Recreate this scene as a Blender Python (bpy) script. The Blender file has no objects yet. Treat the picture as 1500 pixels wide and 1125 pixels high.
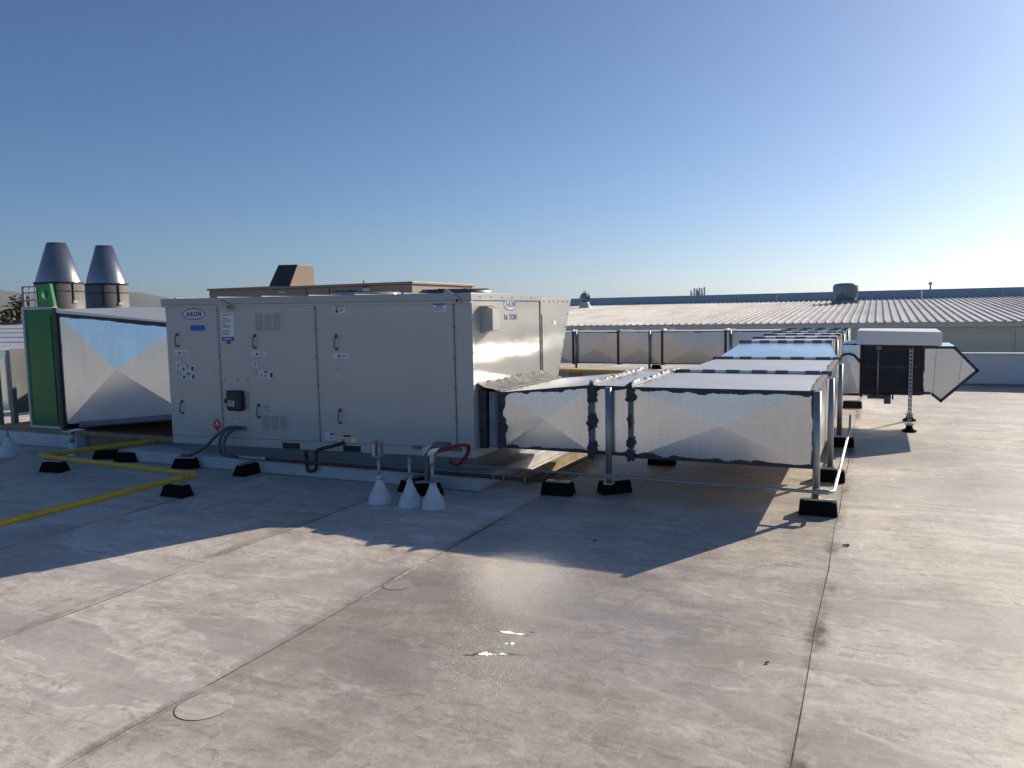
import bpy, bmesh, math, random
from mathutils import Vector, Matrix
rnd = random.Random(7)
R = math.radians
sc = bpy.context.scene
COL = sc.collection

# ------------------------------------------------------------------ camera
def make_camera():
    cam = bpy.data.cameras.new('camera'); o = bpy.data.objects.new('camera', cam); COL.objects.link(o)
    pitch, roll, yaw = R(5.3), R(-1.13), R(-25.0)
    fw = Vector((math.sin(yaw)*math.cos(pitch), math.cos(yaw)*math.cos(pitch), -math.sin(pitch)))
    r = Vector((math.cos(yaw), -math.sin(yaw), 0)); u = r.cross(fw)
    r2 = r*math.cos(roll)+u*math.sin(roll); u2 = -r*math.sin(roll)+u*math.cos(roll)
    m = Matrix((r2, u2, -fw)).transposed().to_4x4(); m.translation = (0, 0, 1.6)
    o.matrix_world = m
    cam.sensor_width = 36; cam.sensor_fit = 'HORIZONTAL'; cam.lens = 36*1150/1500
    cam.clip_start = .05; cam.clip_end = 30000
    sc.camera = o
make_camera()

# ------------------------------------------------------------------ light
SUN_AZ, SUN_EL = 26.7, 24.3            # azimuth from +Y towards +X
w = bpy.data.worlds.new('World'); sc.world = w; w.use_nodes = True
nt = w.node_tree; nt.nodes.clear()
sky = nt.nodes.new('ShaderNodeTexSky'); sky.sky_type = 'NISHITA'; sky.sun_disc = False
sky.sun_elevation = R(SUN_EL); sky.sun_rotation = R(SUN_AZ)
sky.altitude = 50; sky.air_density = 0.8; sky.dust_density = 0.7; sky.ozone_density = 6.0
bg = nt.nodes.new('ShaderNodeBackground'); bg.inputs[1].default_value = .082
out = nt.nodes.new('ShaderNodeOutputWorld')
nt.links.new(sky.outputs[0], bg.inputs[0]); nt.links.new(bg.outputs[0], out.inputs[0])
sl = bpy.data.lights.new('sun', 'SUN'); sl.energy = 5.0; sl.angle = R(.53); sl.color = (1, .88, .72)
so = bpy.data.objects.new('sun', sl); COL.objects.link(so)
d = Vector((math.sin(R(SUN_AZ))*math.cos(R(SUN_EL)), math.cos(R(SUN_AZ))*math.cos(R(SUN_EL)), math.sin(R(SUN_EL))))
so.rotation_euler = d.to_track_quat('Z', 'Y').to_euler(); so.location = d*40
sc.view_settings.view_transform = 'Standard'; sc.view_settings.look = 'None'
sc.view_settings.exposure = 0.27; sc.view_settings.gamma = 1; sc.view_settings.use_curve_mapping = False
sc.render.engine = 'CYCLES'
sc.cycles.max_bounces = 8; sc.cycles.glossy_bounces = 5; sc.cycles.diffuse_bounces = 4
sc.cycles.use_denoising = True; sc.cycles.blur_glossy = 0; sc.cycles.sample_clamp_indirect = 12

# ------------------------------------------------------------------ materials
class NT:
    def __init__(s, name):
        s.m = bpy.data.materials.new(name); s.m.use_nodes = True; s.t = s.m.node_tree
        s.b = s.t.nodes['Principled BSDF']; s.n = 0
        s.geo = s.t.nodes.new('ShaderNodeNewGeometry')
    def link(s, a, b): s.t.links.new(a, b)
    def pos(s, scale=(1, 1, 1)):
        mp = s.t.nodes.new('ShaderNodeMapping'); mp.inputs['Scale'].default_value = scale
        s.link(s.geo.outputs['Position'], mp.inputs[0]); return mp.outputs[0]
    def noise(s, scale, detail=4, rough=.6, vec=None, dist=0):
        n = s.t.nodes.new('ShaderNodeTexNoise'); n.inputs['Scale'].default_value = scale
        n.inputs['Detail'].default_value = detail; n.inputs['Roughness'].default_value = rough
        n.inputs['Distortion'].default_value = dist
        s.link(vec if vec is not None else s.geo.outputs['Position'], n.inputs['Vector']); return n.outputs[0]
    def ramp(s, v, a, b, lo=0., hi=1.):
        n = s.t.nodes.new('ShaderNodeMapRange'); n.inputs[1].default_value = a; n.inputs[2].default_value = b
        n.inputs[3].default_value = lo; n.inputs[4].default_value = hi
        s.link(v, n.inputs[0]); return n.outputs[0]
    def math(s, op, a, b=None, c=None):
        n = s.t.nodes.new('ShaderNodeMath'); n.operation = op
        for i, v in enumerate((a, b, c)):
            if v is None: continue
            if isinstance(v, (int, float)): n.inputs[i].default_value = v
            else: s.link(v, n.inputs[i])
        return n.outputs[0]
    def mix(s, f, a, b, mode='MIX'):
        n = s.t.nodes.new('ShaderNodeMix'); n.data_type = 'RGBA'; n.blend_type = mode
        for i, v in ((0, f), (6, a), (7, b)):
            if isinstance(v, (int, float)): n.inputs[i].default_value = v
            elif isinstance(v, tuple): n.inputs[i].default_value = (*v, 1)
            else: s.link(v, n.inputs[i])
        return n.outputs[2]
    def bump(s, h, strength, dist=.01):
        n = s.t.nodes.new('ShaderNodeBump'); n.inputs['Strength'].default_value = strength
        n.inputs['Distance'].default_value = dist
        s.link(h, n.inputs['Height']); s.link(n.outputs[0], s.b.inputs['Normal'])
    def set(s, **k):
        for a, v in k.items():
            i = s.b.inputs[{'col': 'Base Color', 'rough': 'Roughness', 'metal': 'Metallic', 'spec': 'Specular IOR Level', 'coat': 'Coat Weight'}[a]]
            if isinstance(v, (int, float)): i.default_value = v
            elif isinstance(v, tuple): i.default_value = (*v, 1)
            else: s.link(v, i)
        return s.m

def plain(name, col, rough=.5, metal=0, var=.12, scale=6, bump=0, bscale=80, spec=.5, vec=None):
    n = NT(name)
    f = n.noise(scale, 5, .65)
    c = n.mix(n.ramp(f, .3, .7), tuple(x*(1-var) for x in col), tuple(min(1, x*(1+var)) for x in col))
    n.set(col=c, rough=n.ramp(n.noise(scale*2.3, 3), .3, .7, max(.03, rough-.06), min(1, rough+.08)), metal=metal, spec=spec)
    if bump: n.bump(n.noise(bscale, 3), bump, .004)
    return n.m

def galv(name, col, rough=.3, var=.1, wav=.12, metal=.92, brush=(60, 60, 2.2)):
    n = NT(name)
    v = n.t.nodes.new('ShaderNodeTexVoronoi'); v.inputs['Scale'].default_value = 55; v.inputs['Randomness'].default_value = 1
    n.link(n.geo.outputs['Position'], v.inputs['Vector'])
    sp = n.t.nodes.new('ShaderNodeSeparateColor'); n.link(v.outputs['Color'], sp.inputs[0])
    cl = n.noise(1.4, 5, .6); br = n.noise(1, 5, .7, n.pos(brush))
    f = n.math('ADD', n.math('MULTIPLY', sp.outputs[0], .10), n.math('ADD', n.math('MULTIPLY', cl, .60), n.math('MULTIPLY', br, .30)))
    c = n.mix(n.ramp(f, .30, .70), tuple(x*(1-var) for x in col), tuple(min(1, x*(1+var)) for x in col))
    st = n.noise(1, 7, .72, n.pos((11, 11, 1.0)))                    # faint water streaks
    c = n.mix(n.ramp(st, .56, .80, 0, .34), c, (.42, .41, .39))
    c = n.mix(n.ramp(n.noise(7, 7, .8), .64, .76, 0, .25), c, (.30, .30, .31))   # handling smudges
    # thin rubbed scratches
    sc_ = n.noise(1, 3, .5, n.pos((2.2, 2.2, 26)), 1.2)
    c = n.mix(n.math('MULTIPLY', n.math('SUBTRACT', 1., n.ramp(n.math('ABSOLUTE', n.math('SUBTRACT', sc_, .5)), 0, .006)), n.ramp(n.noise(2.6, 3), .52, .62, 0, .45)), c, (.30, .30, .31))
    rr = n.ramp(n.math('ADD', n.math('MULTIPLY', n.noise(1.6, 3), .85), n.math('MULTIPLY', br, .15)), .3, .7, rough-.02, rough+.05)
    n.set(col=c, rough=rr, metal=metal)
    n.bump(n.noise(1.3, 2, .4), wav, .03)
    return n.m
M = {}
M['galv'] = galv('galvanised_steel', (.79, .80, .79), .20, .12, .04)
M['galv_top'] = galv('dusty_galvanised_top', (.66, .655, .64), .42, .08, .08, .45)
M['galv_old'] = galv('weathered_galvanised_steel', (.60, .64, .64), .30, .12, .05, .75)
M['galv_edge'] = galv('galvanised_flange', (.50, .51, .52), .36)
M['galv_dark'] = galv('dark_reflection_steel', (.15, .17, .21), .5)  # dark reflection on the galvanised cleats is put into the colour
M['pipe'] = galv('conduit_steel', (.40, .41, .42), .50, wav=0)
M['cone'] = galv('stack_steel', (.50, .49, .465), .22, .10, .03)
M['drum'] = plain('weathered_drum_steel', (.165, .165, .155), .55, .2, .2, 3)
M['mastic'] = plain('grey_duct_sealant', (.045, .048, .056), .6, 0, .4, 12, .6, 40)
M['mastic_pale'] = plain('sunlit_grey_sealant', (.215, .205, .20), .65, 0, .4, 18, 1., 38)  # the grey sealant again, lightened as if sunlit
M['mastic_lit'] = plain('lit_sealant_bead', (.70, .69, .66), .35, 0, .15, 20, .8, 35)  # same sealant in lumps, its sunlight painted in as near white
def unit_paint(name, col, rough=.13):
    n = NT(name)
    c = n.mix(n.ramp(n.noise(1.3, 5, .6), .3, .75), tuple(x*.94 for x in col), tuple(x*1.04 for x in col))
    c = n.mix(n.ramp(n.noise(1, 5, .65, n.pos((14, 14, 1.2))), .58, .85, 0, .16), c, (.24, .22, .19))
    n.set(col=c, rough=n.ramp(n.noise(2.1, 3), .3, .7, rough-.03, rough+.05), spec=.45)
    n.bump(n.noise(1.7, 2, .4), .22, .03)
    return n.m
M['unit'] = unit_paint('grey_cabinet_paint', (.50, .505, .475))
M['unit_side'] = unit_paint('grey_cabinet_paint_glossy', (.45, .45, .425), .085)
M['unit_top'] = unit_paint('grey_lid_paint', (.40, .41, .40))
M['unit_dark'] = plain('base_rail_grey', (.22, .23, .22), .5)
M['seamgap'] = plain('panel_gap_shadow_gasket', (.14, .145, .145), .7)
M['gap'] = plain('dark_gasket', (.03, .03, .032), .8)
M['handle'] = plain('dark_handle', (.10, .105, .11), .38, .3)
M['black'] = plain('black_plastic', (.014, .013, .013), .42, 0, .2)
M['rubber'] = plain('recycled_rubber', (.009, .009, .009), .9, 0, .35, 40, .8, 120, spec=.15)
M['darkpaint'] = plain('black_coil_coating', (.010, .011, .015), .55, 0, .4, 9, .5, 60)
M['yellow'] = plain('yellow_pipe_paint', (.62, .40, .025), .42, 0, .15, 9, .1, 60)
M['redpipe'] = plain('dark_red_pipe', (.085, .030, .026), .5, 0, .35, 10, .2, 60)
M['redhose'] = plain('red_hose', (.17, .012, .014), .4, 0, .15, 20)
M['copper'] = plain('tarnished_pipe', (.045, .036, .034), .45, .3, .3, 12)
M['boot'] = plain('white_flashing_boot', (.66, .67, .68), .5, 0, .10, 9, .3, 40)
M['curb'] = plain('white_curb_membrane', (.56, .57, .58), .5, 0, .16, 3, .2, 30)
M['green'] = plain('green_enamel', (.003, .185, .050), .2, 0, .15, 3, spec=.3)
M['green_lit'] = plain('green_lit_enamel', (.006, .23, .055), .3, 0, .15, 3)  # housing green again, lightened to look lit
M['whitetrim'] = plain('white_trim_paint', (.55, .56, .55), .45)
M['tan'] = plain('tan_cabinet_paint', (.30, .235, .185), .5, 0, .08, 2)
M['tan_grille'] = plain('dark_hood_grille', (.030, .031, .034), .6)
M['sticker'] = plain('sticker_white', (.72, .73, .74), .35, 0, .04)
M['silver'] = plain('sticker_silver', (.50, .51, .52), .35, .3, .04)
M['blue'] = plain('print_blue', (.02, .06, .32), .4, 0, .05)
M['bluetape'] = plain('blue_masking_tape', (.01, .14, .50), .6, 0, .08)
M['navy'] = plain('print_navy', (.012, .02, .16), .4, 0, .05)
M['red'] = plain('print_red', (.50, .02, .02), .4, 0, .05)
M['ink'] = plain('print_black', (.02, .02, .022), .4, 0, .05)
M['yellowprint'] = plain('print_yellow', (.75, .52, .03), .4, 0, .05)
M['orange'] = plain('print_orange', (.70, .28, .03), .4, 0, .05)
M['seam'] = plain('dirty_lap_sealant', (.12, .10, .082), .9, 0, .5, 5, spec=.05)
M['boxwhite'] = plain('white_box_paint', (.80, .80, .78), .45, 0, .05)
M['wood'] = plain('weathered_timber', (.30, .22, .13), .75, 0, .3, 8, .5, 40)
M['parapet'] = plain('grey_parapet_cladding', (.60, .62, .65), .5, 0, .1, 1.2)
M['ridge'] = plain('blue_grey_parapet_paint', (.38, .47, .55), .5, 0, .08, .6)
M['ventmetal'] = plain('blue_grey_vent_metal', (.26, .30, .33), .45, .3, .12, 2)
M['wall'] = plain('beige_wall_panel', (.64, .61, .48), .6, 0, .06, 1.5)
M['fascia'] = plain('grey_fascia', (.60, .58, .53), .5, 0, .08, 2)
M['bark'] = plain('bark', (.07, .05, .035), .9, 0, .3)
M['leaf'] = plain('foliage', (.045, .06, .028), .7, 0, .5, .9)
M['leafdry'] = plain('dry_foliage', (.07, .055, .035), .7, 0, .5, .9)
M['canvas'] = plain('flexible_connector_fabric', (.42, .46, .50), .5, 0, .25, 9, .5, 25)
M['glassy'] = plain('grey_box_cover', (.30, .31, .32), .4, .3)

def membrane():
    n = NT('white_roof_membrane')
    oi = n.t.nodes.new('ShaderNodeObjectInfo')
    big = n.noise(.45, 5, .6); mid = n.noise(1.9, 9, .72, None, .5); streak = n.noise(1, 8, .74, n.pos((.9, 6.5, 1)), .3)
    f = n.math('ADD', n.math('MULTIPLY', big, .30), n.math('ADD', n.math('MULTIPLY', mid, .40), n.math('MULTIPLY', streak, .30)))
    c = n.mix(n.ramp(f, .39, .60), (.335, .287, .235), (.80, .735, .655))
    fine = n.noise(21, 8, .8)
    c = n.mix(n.ramp(fine, .40, .66, 0, .55), c, (.36, .315, .265))
    c = n.mix(n.ramp(n.noise(13, 7, .8, n.pos((.6, 1.6, 1))), .54, .68, 0, .55), c, (.70, .65, .585))
    # crisp scuffs and foot-worn marks
    g1 = n.noise(1, 8, .68, n.pos((5, 11, 1)), 1.4)
    c = n.mix(n.ramp(g1, .555, .60, 0, .42), c, (.27, .23, .19))
    g2 = n.noise(1, 8, .70, n.pos((7.3, 4.1, 2.7)), 1.8)
    c = n.mix(n.ramp(g2, .57, .61, 0, .38), c, (.76, .715, .65))
    g3 = n.noise(34, 4, .75)
    c = n.mix(n.ramp(g3, .58, .68, 0, .45), c, (.25, .21, .175))
    c = n.mix(n.ramp(g3, .42, .32, 0, .35), c, (.74, .70, .63))
    # scuffed brownish smears
    sm = n.ramp(n.noise(1, 7, .78, n.pos((1.6, 7, 1)), .8), .55, .68)
    c = n.mix(n.math('MULTIPLY', sm, .50), c, (.255, .215, .175))
    # soot-like grime freckles gathered in patches
    patch = n.ramp(n.noise(1.3, 6, .7, n.pos((1, 1.9, 1)), .4), .50, .66)
    frk = n.ramp(n.noise(55, 6, .85), .53, .66)
    c = n.mix(n.math('MULTIPLY', n.math('MULTIPLY', patch, frk), .80), c, (.10, .085, .066))
    # noise blotches: greyer inside, a broken pale rim
    tn = n.noise(.62, 6, .58, n.pos((.5, 1.7, 1)), .5)
    brk = n.ramp(n.noise(3.1, 4, .7), .44, .60)
    rim = n.math('MULTIPLY', n.math('SUBTRACT', 1., n.ramp(n.math('ABSOLUTE', n.math('SUBTRACT', tn, .535)), 0, .016)), brk)
    c = n.mix(n.ramp(tn, .535, .541, 0, .46), c, (.40, .375, .35))
    c = n.mix(n.math('MULTIPLY', rim, .60), c, (.76, .71, .635))
    # dirt caught against the lap seams
    sx = n.t.nodes.new('ShaderNodeSeparateXYZ'); n.link(n.geo.outputs['Position'], sx.inputs[0])
    wob = n.noise(11, 6, .78)
    for xs, wd, a in ((-.235, .13, .95), (-2.63, .09, .6), (-4.02, .13, .5), (-5.60, .04, .5)):
        dd = n.math('ABSOLUTE', n.math('SUBTRACT', sx.outputs[0], xs))
        near = n.math('SUBTRACT', 1., n.ramp(dd, 0, wd))
        pt = n.ramp(n.noise(1.7, 5, .7), .44, .60)
        k = n.math('MULTIPLY', n.math('MULTIPLY', n.ramp(n.math('MULTIPLY', near, wob), .26, .46), pt), a)
        c = n.mix(k, c, (.13, .105, .085))
    c = n.mix(1., c, oi.outputs['Color'], 'MULTIPLY')
    vd = n.t.nodes.new('ShaderNodeVectorMath'); vd.operation = 'DISTANCE'; vd.inputs[1].default_value = (-1.72, 3.68, 0)
    n.link(n.geo.outputs['Position'], vd.inputs[0])
    dn = n.math('ADD', vd.outputs['Value'], n.ramp(n.noise(2.2, 5, .65), .3, .7, -.45, .45))
    damp = n.ramp(dn, .70, 1.35, 1, 0)
    dry = n.ramp(mid, .35, .65, .48, .66)
    wet = n.ramp(n.noise(48, 4, .8), .40, .60, .13, .32)
    rg = n.t.nodes.new('ShaderNodeMix'); rg.data_type = 'FLOAT'
    n.link(damp, rg.inputs[0]); n.link(dry, rg.inputs[2]); n.link(wet, rg.inputs[3])
    c = n.mix(n.math('MULTIPLY', damp, .22), c, (.30, .265, .225))
    n.set(col=c, rough=rg.outputs[0], spec=n.ramp(damp, 0, 1, .32, .85))
    h = n.math('ADD', n.math('MULTIPLY', n.noise(110, 2, .7), n.math('MULTIPLY_ADD', damp, .9, .5)), n.math('MULTIPLY', n.noise(4, 5, .6), 1.2))
    n.bump(h, .26, .006)
    return n.m
M['membrane'] = membrane()

def metal_roof():
    n = NT('pale_ribbed_roof_metal')
    v = n.noise(.5, 6, .7, n.pos((1.5, .5, 1)))
    c = n.mix(n.ramp(v, .40, .66), (.62, .59, .56), (.40, .375, .355))
    c = n.mix(n.ramp(n.noise(2.5, 5, .7, n.pos((3, .6, 1))), .5, .75, 0, .5), c, (.58, .56, .53))
    n.set(col=c, rough=.5, metal=0., spec=.5)
    return n.m
M['roofmetal'] = metal_roof()
def water():
    n = NT('puddle_water'); n.set(col=(.20, .19, .17), rough=.03, spec=.6); n.bump(n.noise(60, 3), .05, .002); return n.m
M['water'] = water()
def hillmat():
    n = NT('dry_hillside'); f = n.noise(.004, 6, .7)
    n.set(col=n.mix(n.ramp(f, .35, .65), (.10, .10, .06), (.20, .17, .11)), rough=.9); return n.m
M['hill'] = hillmat()
M['land'] = plain('distant_ground', (.16, .15, .12), .9, 0, .4, .02)

# ------------------------------------------------------------------ object helpers
def root_loc(o):
    while o.parent: o = o.parent
    return o.location
def tag(o, label=None, cat=None, group=None, kind=None):
    for k, v in (('label', label), ('category', cat), ('group', group), ('kind', kind)):
        if v: o[k] = v
    return o
def thing(name, label, cat, loc=(0, 0, 0), group=None):
    o = bpy.data.objects.new(name, None); COL.objects.link(o); o.location = loc; o.empty_display_size = .1
    return tag(o, label, cat, group)
def copy_tree(o, parent=None):
    c = o.copy(); COL.objects.link(c)
    if parent: c.parent = parent
    for ch in o.children: copy_tree(ch, c)
    return c

class MB:
    def __init__(s): s.v = []; s.f = []; s.sm = []
    def add(s, vs, fs, smooth=False):
        b = len(s.v); s.v += [tuple(v) for v in vs]
        s.f += [tuple(b+i for i in f) for f in fs]; s.sm += [smooth]*len(fs); return s
    def hexa(s, c):
        return s.add(c, [(3, 2, 1, 0), (4, 5, 6, 7), (0, 1, 5, 4), (1, 2, 6, 5), (2, 3, 7, 6), (3, 0, 4, 7)])
    def box(s, x0, x1, y0, y1, z0, z1):
        return s.hexa([(x0, y0, z0), (x1, y0, z0), (x1, y1, z0), (x0, y1, z0), (x0, y0, z1), (x1, y0, z1), (x1, y1, z1), (x0, y1, z1)])
    def obox(s, c, sx, sy, sz, rot):
        m = rot.to_3x3() if hasattr(rot, 'to_3x3') else rot
        return s.hexa([Vector(c)+m@Vector((a*sx/2, b*sy/2, e*sz/2)) for e in (-1, 1) for a, b in ((-1, -1), (1, -1), (1, 1), (-1, 1))])
    def prism(s, poly, d):                       # poly: 3-D points, d: extrusion vector
        n = len(poly); d = Vector(d); P = [Vector(p) for p in poly]
        return s.add(P+[p+d for p in P], [tuple(range(n))[::-1], tuple(range(n, 2*n))]+[(i, (i+1) % n, n+(i+1) % n, n+i) for i in range(n)])
    def lathe(s, prof, c=(0, 0, 0), n=24, cap=True, smooth=True):
        c = Vector(c); vs = []; fs = []
        for r, z in prof:
            vs += [c+Vector((r*math.cos(2*math.pi*i/n), r*math.sin(2*math.pi*i/n), z)) for i in range(n)]
        for k in range(len(prof)-1):
            fs += [(k*n+i, k*n+(i+1) % n, (k+1)*n+(i+1) % n, (k+1)*n+i) for i in range(n)]
        s.add(vs, fs, smooth)
        if cap:
            b = len(s.v)-len(vs)
            s.f += [tuple(b+i for i in range(n))[::-1], tuple(b+(len(prof)-1)*n+i for i in range(n))]; s.sm += [False]*2
        return s
    def tube(s, path, r, n=10, smooth_path=0, cap=True):
        P = [Vector(p) for p in path]
        if smooth_path:                          # catmull-rom
            Q = []
            E = [P[0]*2-P[1]]+P+[P[-1]*2-P[-2]]
            for i in range(1, len(E)-2):
                for k in range(smooth_path):
                    t = k/smooth_path; a, b, c_, d_ = E[i-1:i+3]
                    Q.append(.5*((2*b)+(c_-a)*t+(2*a-5*b+4*c_-d_)*t*t+(-a+3*b-3*c_+d_)*t**3))
            P = Q+[P[-1]]
        up = None; vs = []; fs = []
        for i, p in enumerate(P):
            if i == 0: t = P[1]-P[0]
            elif i == len(P)-1: t = P[-1]-P[-2]
            else: t = (P[i+1]-p).normalized()+(p-P[i-1]).normalized()
            t.normalize()
            if up is None:
                up = t.cross(Vector((0, 0, 1)) if abs(t.z) < .9 else Vector((1, 0, 0))).normalized()
            up = (up-t*up.dot(t)).normalized(); bi = t.cross(up)
            k = 1.
            if 0 < i < len(P)-1:
                k = 1/max(.5, t.dot((p-P[i-1]).normalized()))
            vs += [p+(up*math.cos(2*math.pi*j/n)+bi*math.sin(2*math.pi*j/n))*r*(k if k < 1.5 else 1.4) for j in range(n)]
        for i in range(len(P)-1):
            fs += [(i*n+j, i*n+(j+1) % n, (i+1)*n+(j+1) % n, (i+1)*n+j) for j in range(n)]
        s.add(vs, fs, True)
        if cap:
            b = len(s.v)-len(vs)
            s.f += [tuple(b+j for j in range(n))[::-1], tuple(b+(len(P)-1)*n+j for j in range(n))]; s.sm += [False]*2
        return s
    def mesh(s, name, off=(0, 0, 0)):
        me = bpy.data.meshes.new(name)
        me.from_pydata([(v[0]-off[0], v[1]-off[1], v[2]-off[2]) for v in s.v], [], s.f)
        me.polygons.foreach_set('use_smooth', s.sm)
        bm = bmesh.new(); bm.from_mesh(me); bmesh.ops.recalc_face_normals(bm, faces=bm.faces); bm.to_mesh(me); bm.free()
        return me
    def build(s, name, mat, parent=None, loc=None, bevel=0, label=None):
        off = Vector(root_loc(parent)) if parent else Vector(loc or (0, 0, 0))
        me = s.mesh(name, off); me.materials.append(M[mat] if isinstance(mat, str) else mat)
        o = bpy.data.objects.new(name, me); COL.objects.link(o)
        if parent: o.parent = parent
        else: o.location = off
        if bevel:
            b = o.modifiers.new('bevel', 'BEVEL'); b.width = bevel; b.segments = 2; b.limit_method = 'ANGLE'
        if label: o['label'] = label
        return o

def B(x0, x1, y0, y1, z0, z1): return MB().box(x0, x1, y0, y1, z0, z1)
def L(a, b, t): return Vector(a)*(1-t)+Vector(b)*t

def text_mesh(s, size, bold=0, shear=0, width=None, space=1.):
    cu = bpy.data.curves.new('lettering', 'FONT'); cu.body = s; cu.size = size; cu.shear = shear
    cu.offset = bold; cu.align_x = 'CENTER'; cu.align_y = 'CENTER'; cu.extrude = .0008; cu.space_character = space
    o = bpy.data.objects.new('lettering', cu); COL.objects.link(o)
    bpy.context.view_layer.update()
    me = bpy.data.meshes.new_from_object(o.evaluated_get(bpy.context.evaluated_depsgraph_get()))
    COL.objects.unlink(o); bpy.data.objects.remove(o)
    if width:
        xs = [v.co.x for v in me.vertices]; k = width/(max(xs)-min(xs)); c = (max(xs)+min(xs))/2
        for v in me.vertices: v.co.x = (v.co.x-c)*k
    return me
def put_text(s, size, mat, parent, c, side='front', bold=0, shear=0, width=None, space=1.):
    me = text_mesh(s, size, bold, shear, width, space); me.materials.clear(); me.materials.append(M[mat])
    for p in me.polygons: p.material_index = 0
    m = Matrix.Rotation(R(90), 4, 'X')
    if side == 'right': m = Matrix.Rotation(R(90), 4, 'Z')@m
    me.transform(m); me.transform(Matrix.Translation(Vector(c)-Vector(root_loc(parent))))
    o = bpy.data.objects.new('lettering', me); COL.objects.link(o); o.parent = parent
    return o

# ------------------------------------------------------------------ setting
g = B(-9000, 9000, -9000, 9000, -7, -6.5).build('ground', 'land', loc=(0, 0, -6.5)); tag(g, kind='structure')
def hills():
    m = MB(); n = 90; vs = []; fs = []
    for i in range(n+1):
        a = R(-82+i*50/n)
        h = 205+30*math.sin(i*.16+1)+22*math.sin(i*.37)+9*math.sin(i*.9)+rnd.uniform(-5, 5)
        h *= min(1, (n-i)/26)
        for k, (rr, hh) in enumerate(((5600, -6.5), (6300, h*.45), (7000, h), (7900, -6.5))):
            vs.append((rr*math.sin(a), rr*math.cos(a), hh))
    for i in range(n):
        for k in range(3): fs.append((i*4+k, i*4+k+1, i*4+4+k+1, i*4+4+k))
    m.add(vs, fs, True)
    return tag(m.build('hills', 'hill'), kind='structure')
HILLS = True
if HILLS: hills()

if HILLS:
    def haze():
        hm = bpy.data.materials.new('thin_air_haze'); hm.use_nodes = True; t = hm.node_tree; t.nodes.clear()
        v = t.nodes.new('ShaderNodeVolumePrincipled'); o_ = t.nodes.new('ShaderNodeOutputMaterial')
        v.inputs['Color'].default_value = (.70, .84, 1.0, 1); v.inputs['Density'].default_value = .00006; v.inputs['Anisotropy'].default_value = .5
        t.links.new(v.outputs[0], o_.inputs['Volume'])
        me = B(-9500, 9500, -9500, 9500, -8, 305).mesh('haze'); me.materials.append(hm)
        o = bpy.data.objects.new('haze', me); COL.objects.link(o); return tag(o, kind='stuff')
    haze()
deck = B(-60, 14, -30, 27, -.6, -.012).build('roof_deck', 'membrane', loc=(0, 0, 0)); tag(deck, kind='structure')
seams = [-60, -52, -46, -40, -34, -30.0, -26.2, -22.4, -18.6, -14.8, -12.4, -10.0, -8.0, -5.62, -4.01, -2.655, -.285, 2.1, 4.5, 6.9, 9.3, 14]
tints = {-4.01: (1.10, 1.11, 1.12), -5.62: (1.05, 1.05, 1.06), -2.655: (.90, .88, .86), -.285: (1.0, 1.0, 1.0)}
for i in range(len(seams)-1):
    a, b = seams[i], seams[i+1]
    # each sheet laps a little over the next one on its right
    m = MB().hexa([(a, -30, -.0080), (b+.04, -30, -.0045), (b+.04, 27, -.0045), (a, 27, -.0080),
                   (a, -30, -.0006), (b+.04, -30, .0016), (b+.04, 27, .0016), (a, 27, -.0006)])
    s = m.build('membrane_sheet', 'membrane', deck)
    t = tints.get(a, None) or tuple(rnd.uniform(.95, 1.04)*(1.15 if b < -8 else 1) for _ in range(1))*3  # far-left sheets lightened to brighten their reflection in the left duct
    s.color = (*t, 1)
deck.color = (1, 1, 1, 1)
for xs, tr in ((-5.58, .0014), (-3.97, .0018), (-2.615, .0022), (-.245, .0024)):
    pts = [(xs+.006*math.sin(k*1.7)+rnd.uniform(-.003, .003), -3+k*.5, .0008) for k in range(60)]
    MB().tube(pts, tr, 6).build('seam_sealant', 'seam', deck)

# round fastener patches and puddles
for (x, y, r, lab) in ((-2.49, 2.27, .115, 'pale round membrane patch with a dark rim, the nearer one beside the lap seam'),
                       (-2.55, 3.80, .085, 'small round membrane patch with dark rim close to the shadow edge')):
    p = thing('round_patch', lab, 'roof patch', (x, y, .003), 'round patches on the roof membrane')
    MB().lathe([(r, -.001), (r, .0004), (r*.96, .0007), (.001, .0009)], (x, y, .0), 40, smooth=False).build('patch_disc', 'membrane', p).color = (1.06, 1.07, 1.07, 1)
    m = MB(); m.tube([(x+r*math.cos(R(a)), y+r*math.sin(R(a)), .0004) for a in range(150, 372, 5)], .0012, 6)
    m.build('rim', 'copper', p)
def puddle(x, y, a, b, ang, seed):
    rr = random.Random(seed); n = 60; c, s_ = math.cos(ang), math.sin(ang); P = []
    ph = [rr.uniform(0, 6.28) for _ in range(5)]
    for i in range(n):
        t = 2*math.pi*i/n
        k = 1+.10*math.sin(3*t+ph[0])+.10*math.sin(5*t+ph[1])+.10*math.sin(9*t+ph[2])+.08*math.sin(15*t+ph[3])+rr.uniform(-.07, .07)
        u, v_ = a*math.cos(t)*k, b*math.sin(t)*k*(1+.5*math.sin(2.3*math.cos(t)*3+ph[4]))
        P.append((x+c*u-s_*v_, y+s_*u+c*v_+.25*b*math.sin(7*math.cos(t)+ph[4]), .0012))
    return tag(MB().prism(P, (0, 0, .0004)).build('water', 'water'), kind='structure')
puddle(-1.62, 3.42, .085, .0085, R(2), 1); puddle(-1.575, 3.305, .020, .011, .4, 2); puddle(-1.60, 3.17, .100, .0105, R(20), 3)
puddle(-1.535, 3.47, .014, .007, .2, 4); puddle(-1.70, 3.115, .03, .005, .3, 5); puddle(-1.66, 3.55, .025, .005, .1, 6)

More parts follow.
